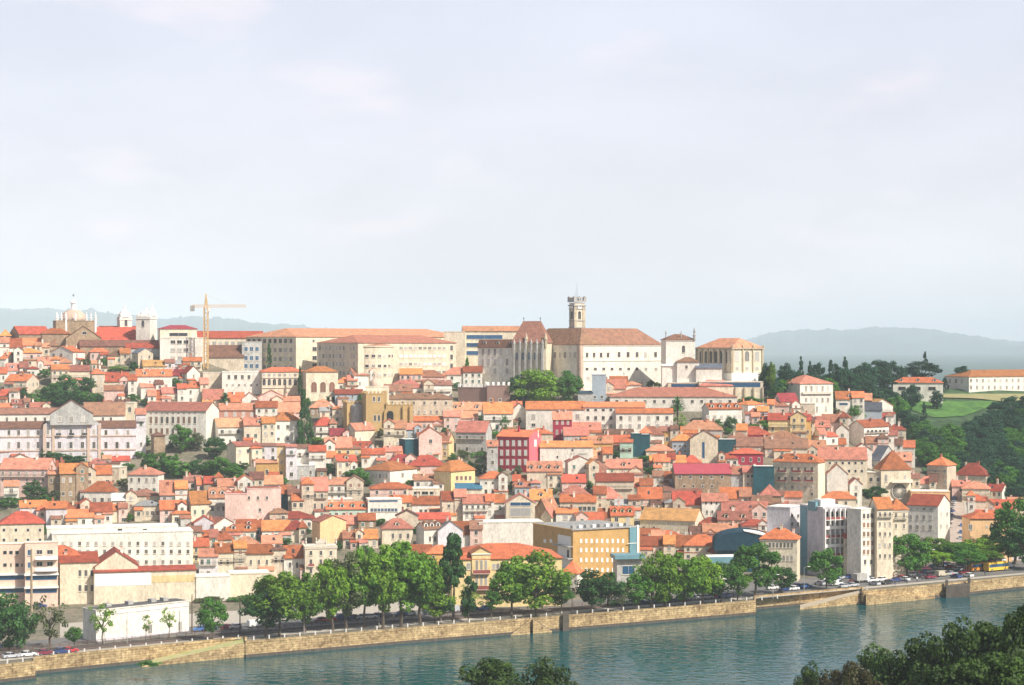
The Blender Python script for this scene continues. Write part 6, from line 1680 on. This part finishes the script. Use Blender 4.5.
for i,(x,d,c,l) in enumerate(((778,10,'dark','person in dark clothes walking on the quay left of the lone round tree'),(895,8,'dark','person in dark clothes by the parapet right of the coach'),(907,9,'dark','person in dark clothes standing mid quay by the parapet, near the square'),(917,12,'white','person in a white top walking on the square side of the quay'),(922,12,'dark','person in dark top beside the white-topped walker'),(985,12,'dark','person in dark clothes beside the landing block and orange bus'),(812,18,'white','person in a white top near the modern grey block'),(820,20,'red','person in a red top left of the white van'),(900,14,'blue','person in a blue top by the quay road near the coach'),(953,14,'red','person in a red top behind the dark landing block'))):
    v=1 if i%2 else -1
    if (c,v) not in pms: pms[(c,v)]=personmesh(c,v)
    Yv=off_line(d)(x); M=Matrix.Translation(((x-CX)/F*Yv,Yv,G0+.13))@Matrix.Rotation(rc_.uniform(0,6.28),4,'Z')
    rt=link('person',pms[(c,v)],M); tag(rt,l,'person','people on the quay')
# roof sign letters
SG=root('roof_sign',Matrix.Translation((75,690,40)),'pale letters EL standing on a red roof above the riverside trees','sign')
def letters():
    Y=Dof(690,556)+3; s=Y/F
    for ch,x,yb_,hpx in (('E',684.2,537.6,5.4),('L',689.8,538,6.6)):
        cu=bpy.data.curves.new('letter','FONT'); cu.body=ch; cu.size=hpx*s/.72; cu.extrude=.12
        o=bpy.data.objects.new('tmp_letter',cu); COL.objects.link(o); dg=bpy.context.evaluated_depsgraph_get(); me=bpy.data.meshes.new_from_object(o.evaluated_get(dg)); bpy.data.objects.remove(o)
        me.materials.clear(); me.materials.append(M_white); me.name='letter'
        link('letter',me,Matrix.Translation(((x-CX)/F*Y,Y,H-(yb_-CY)*s))@Matrix.Rotation(PI/2,4,'X'),SG)
letters()
# ===== labels: every thing singled out by look and by what stands near it =====
ORD=['nearest','second nearest','third nearest','fourth nearest','fifth nearest','sixth nearest','seventh nearest','eighth nearest','ninth nearest','tenth nearest','eleventh nearest','twelfth nearest']
def ref_of(x,y):
    best=None
    for r,rx,ry in REFS:
        if r=='quay wall': continue
        d=math.hypot(x-rx,(y-ry)*1.3)
        if best is None or d<best[0]: best=(d,r,rx,ry)
    d,r,rx,ry=best; dx,dy=x-rx,(y-ry)
    if abs(dx)<6 and abs(dy)<6: dr='by'
    elif abs(dx)>2*abs(dy): dr='left of' if dx<0 else 'right of'
    elif abs(dy)>2*abs(dx): dr='above' if dy<0 else 'below'
    else: dr=('upper' if dy<0 else 'lower')+('-left' if dx<0 else '-right')+' of'
    return d,r,dr
def assign(items,fmt):
    """items: (obj, descriptor, x, y)"""
    groups={}
    for o,desc,x,y in items:
        d,r,dr=ref_of(x,y); groups.setdefault((desc,r,dr),[]).append((d,o))
    for (desc,r,dr),l in groups.items():
        l.sort(key=lambda t:t[0])
        for i,(d,o) in enumerate(l):
            lab=f'{desc}, {dr} the {r}' if len(l)==1 else f'{desc}, {ORD[min(i,11)]} {dr} the {r}'
            o['label']=lab
TW={'g':'gabled','f':'front-gabled','h':'hipped','p':'pointed','s':'lean-to','t':'flat'}
its=[]
for h_ in HOUSES:
    o=h_['root']; o['group']='houses of the hillside town'
    sz='wide ' if h_['w']>13 else 'narrow ' if h_['w']<6.5 else ''
    roof=RC[h_['rc']][0]; rw='' if h_['T']=='t' else TW[h_['T']]+' '
    extra=''
    if h_['dorm']: extra=' and dormers'
    elif h_['bal']: extra=' and balcony'
    if roof=='pale flat': rf='flat pale roof'
    else: rf=f"{roof} {rw}roof"
    its.append((o,f"{sz}{WC[h_['wc']][0]} house, {rf}{extra}",h_['cx'],h_['cy']))
assign(its,None)
FW={'plane':'leafy','light':'pale green','dark':'dark green','wood':'blue-green','mid':'green','olive':'olive green','near':'dark','brown':'brownish'}
KW={'round':'round tree','tall':'tall tree','cone':'pointed conifer','poplar':'slim cypress','sparse':'thin tree','umbrella':'spreading tree','bush':'shrub','near':'tree'}
assign([(o,f'{FW[f]} {KW[k]}',x,y) for o,x,y,k,f in TREES],None)
REFS.append(('long white coach',879,575)); REFS.append(('city buses',988,570)); REFS.append(('pointed poplar',454,600)); REFS.append(('steep street foot',938,562)); REFS.append(('lone round tree',826,580)); REFS.append(('street crest',957,495))
assign([(o,f'{c} {k}',x,y) for o,x,y,k,c in CARS],None)
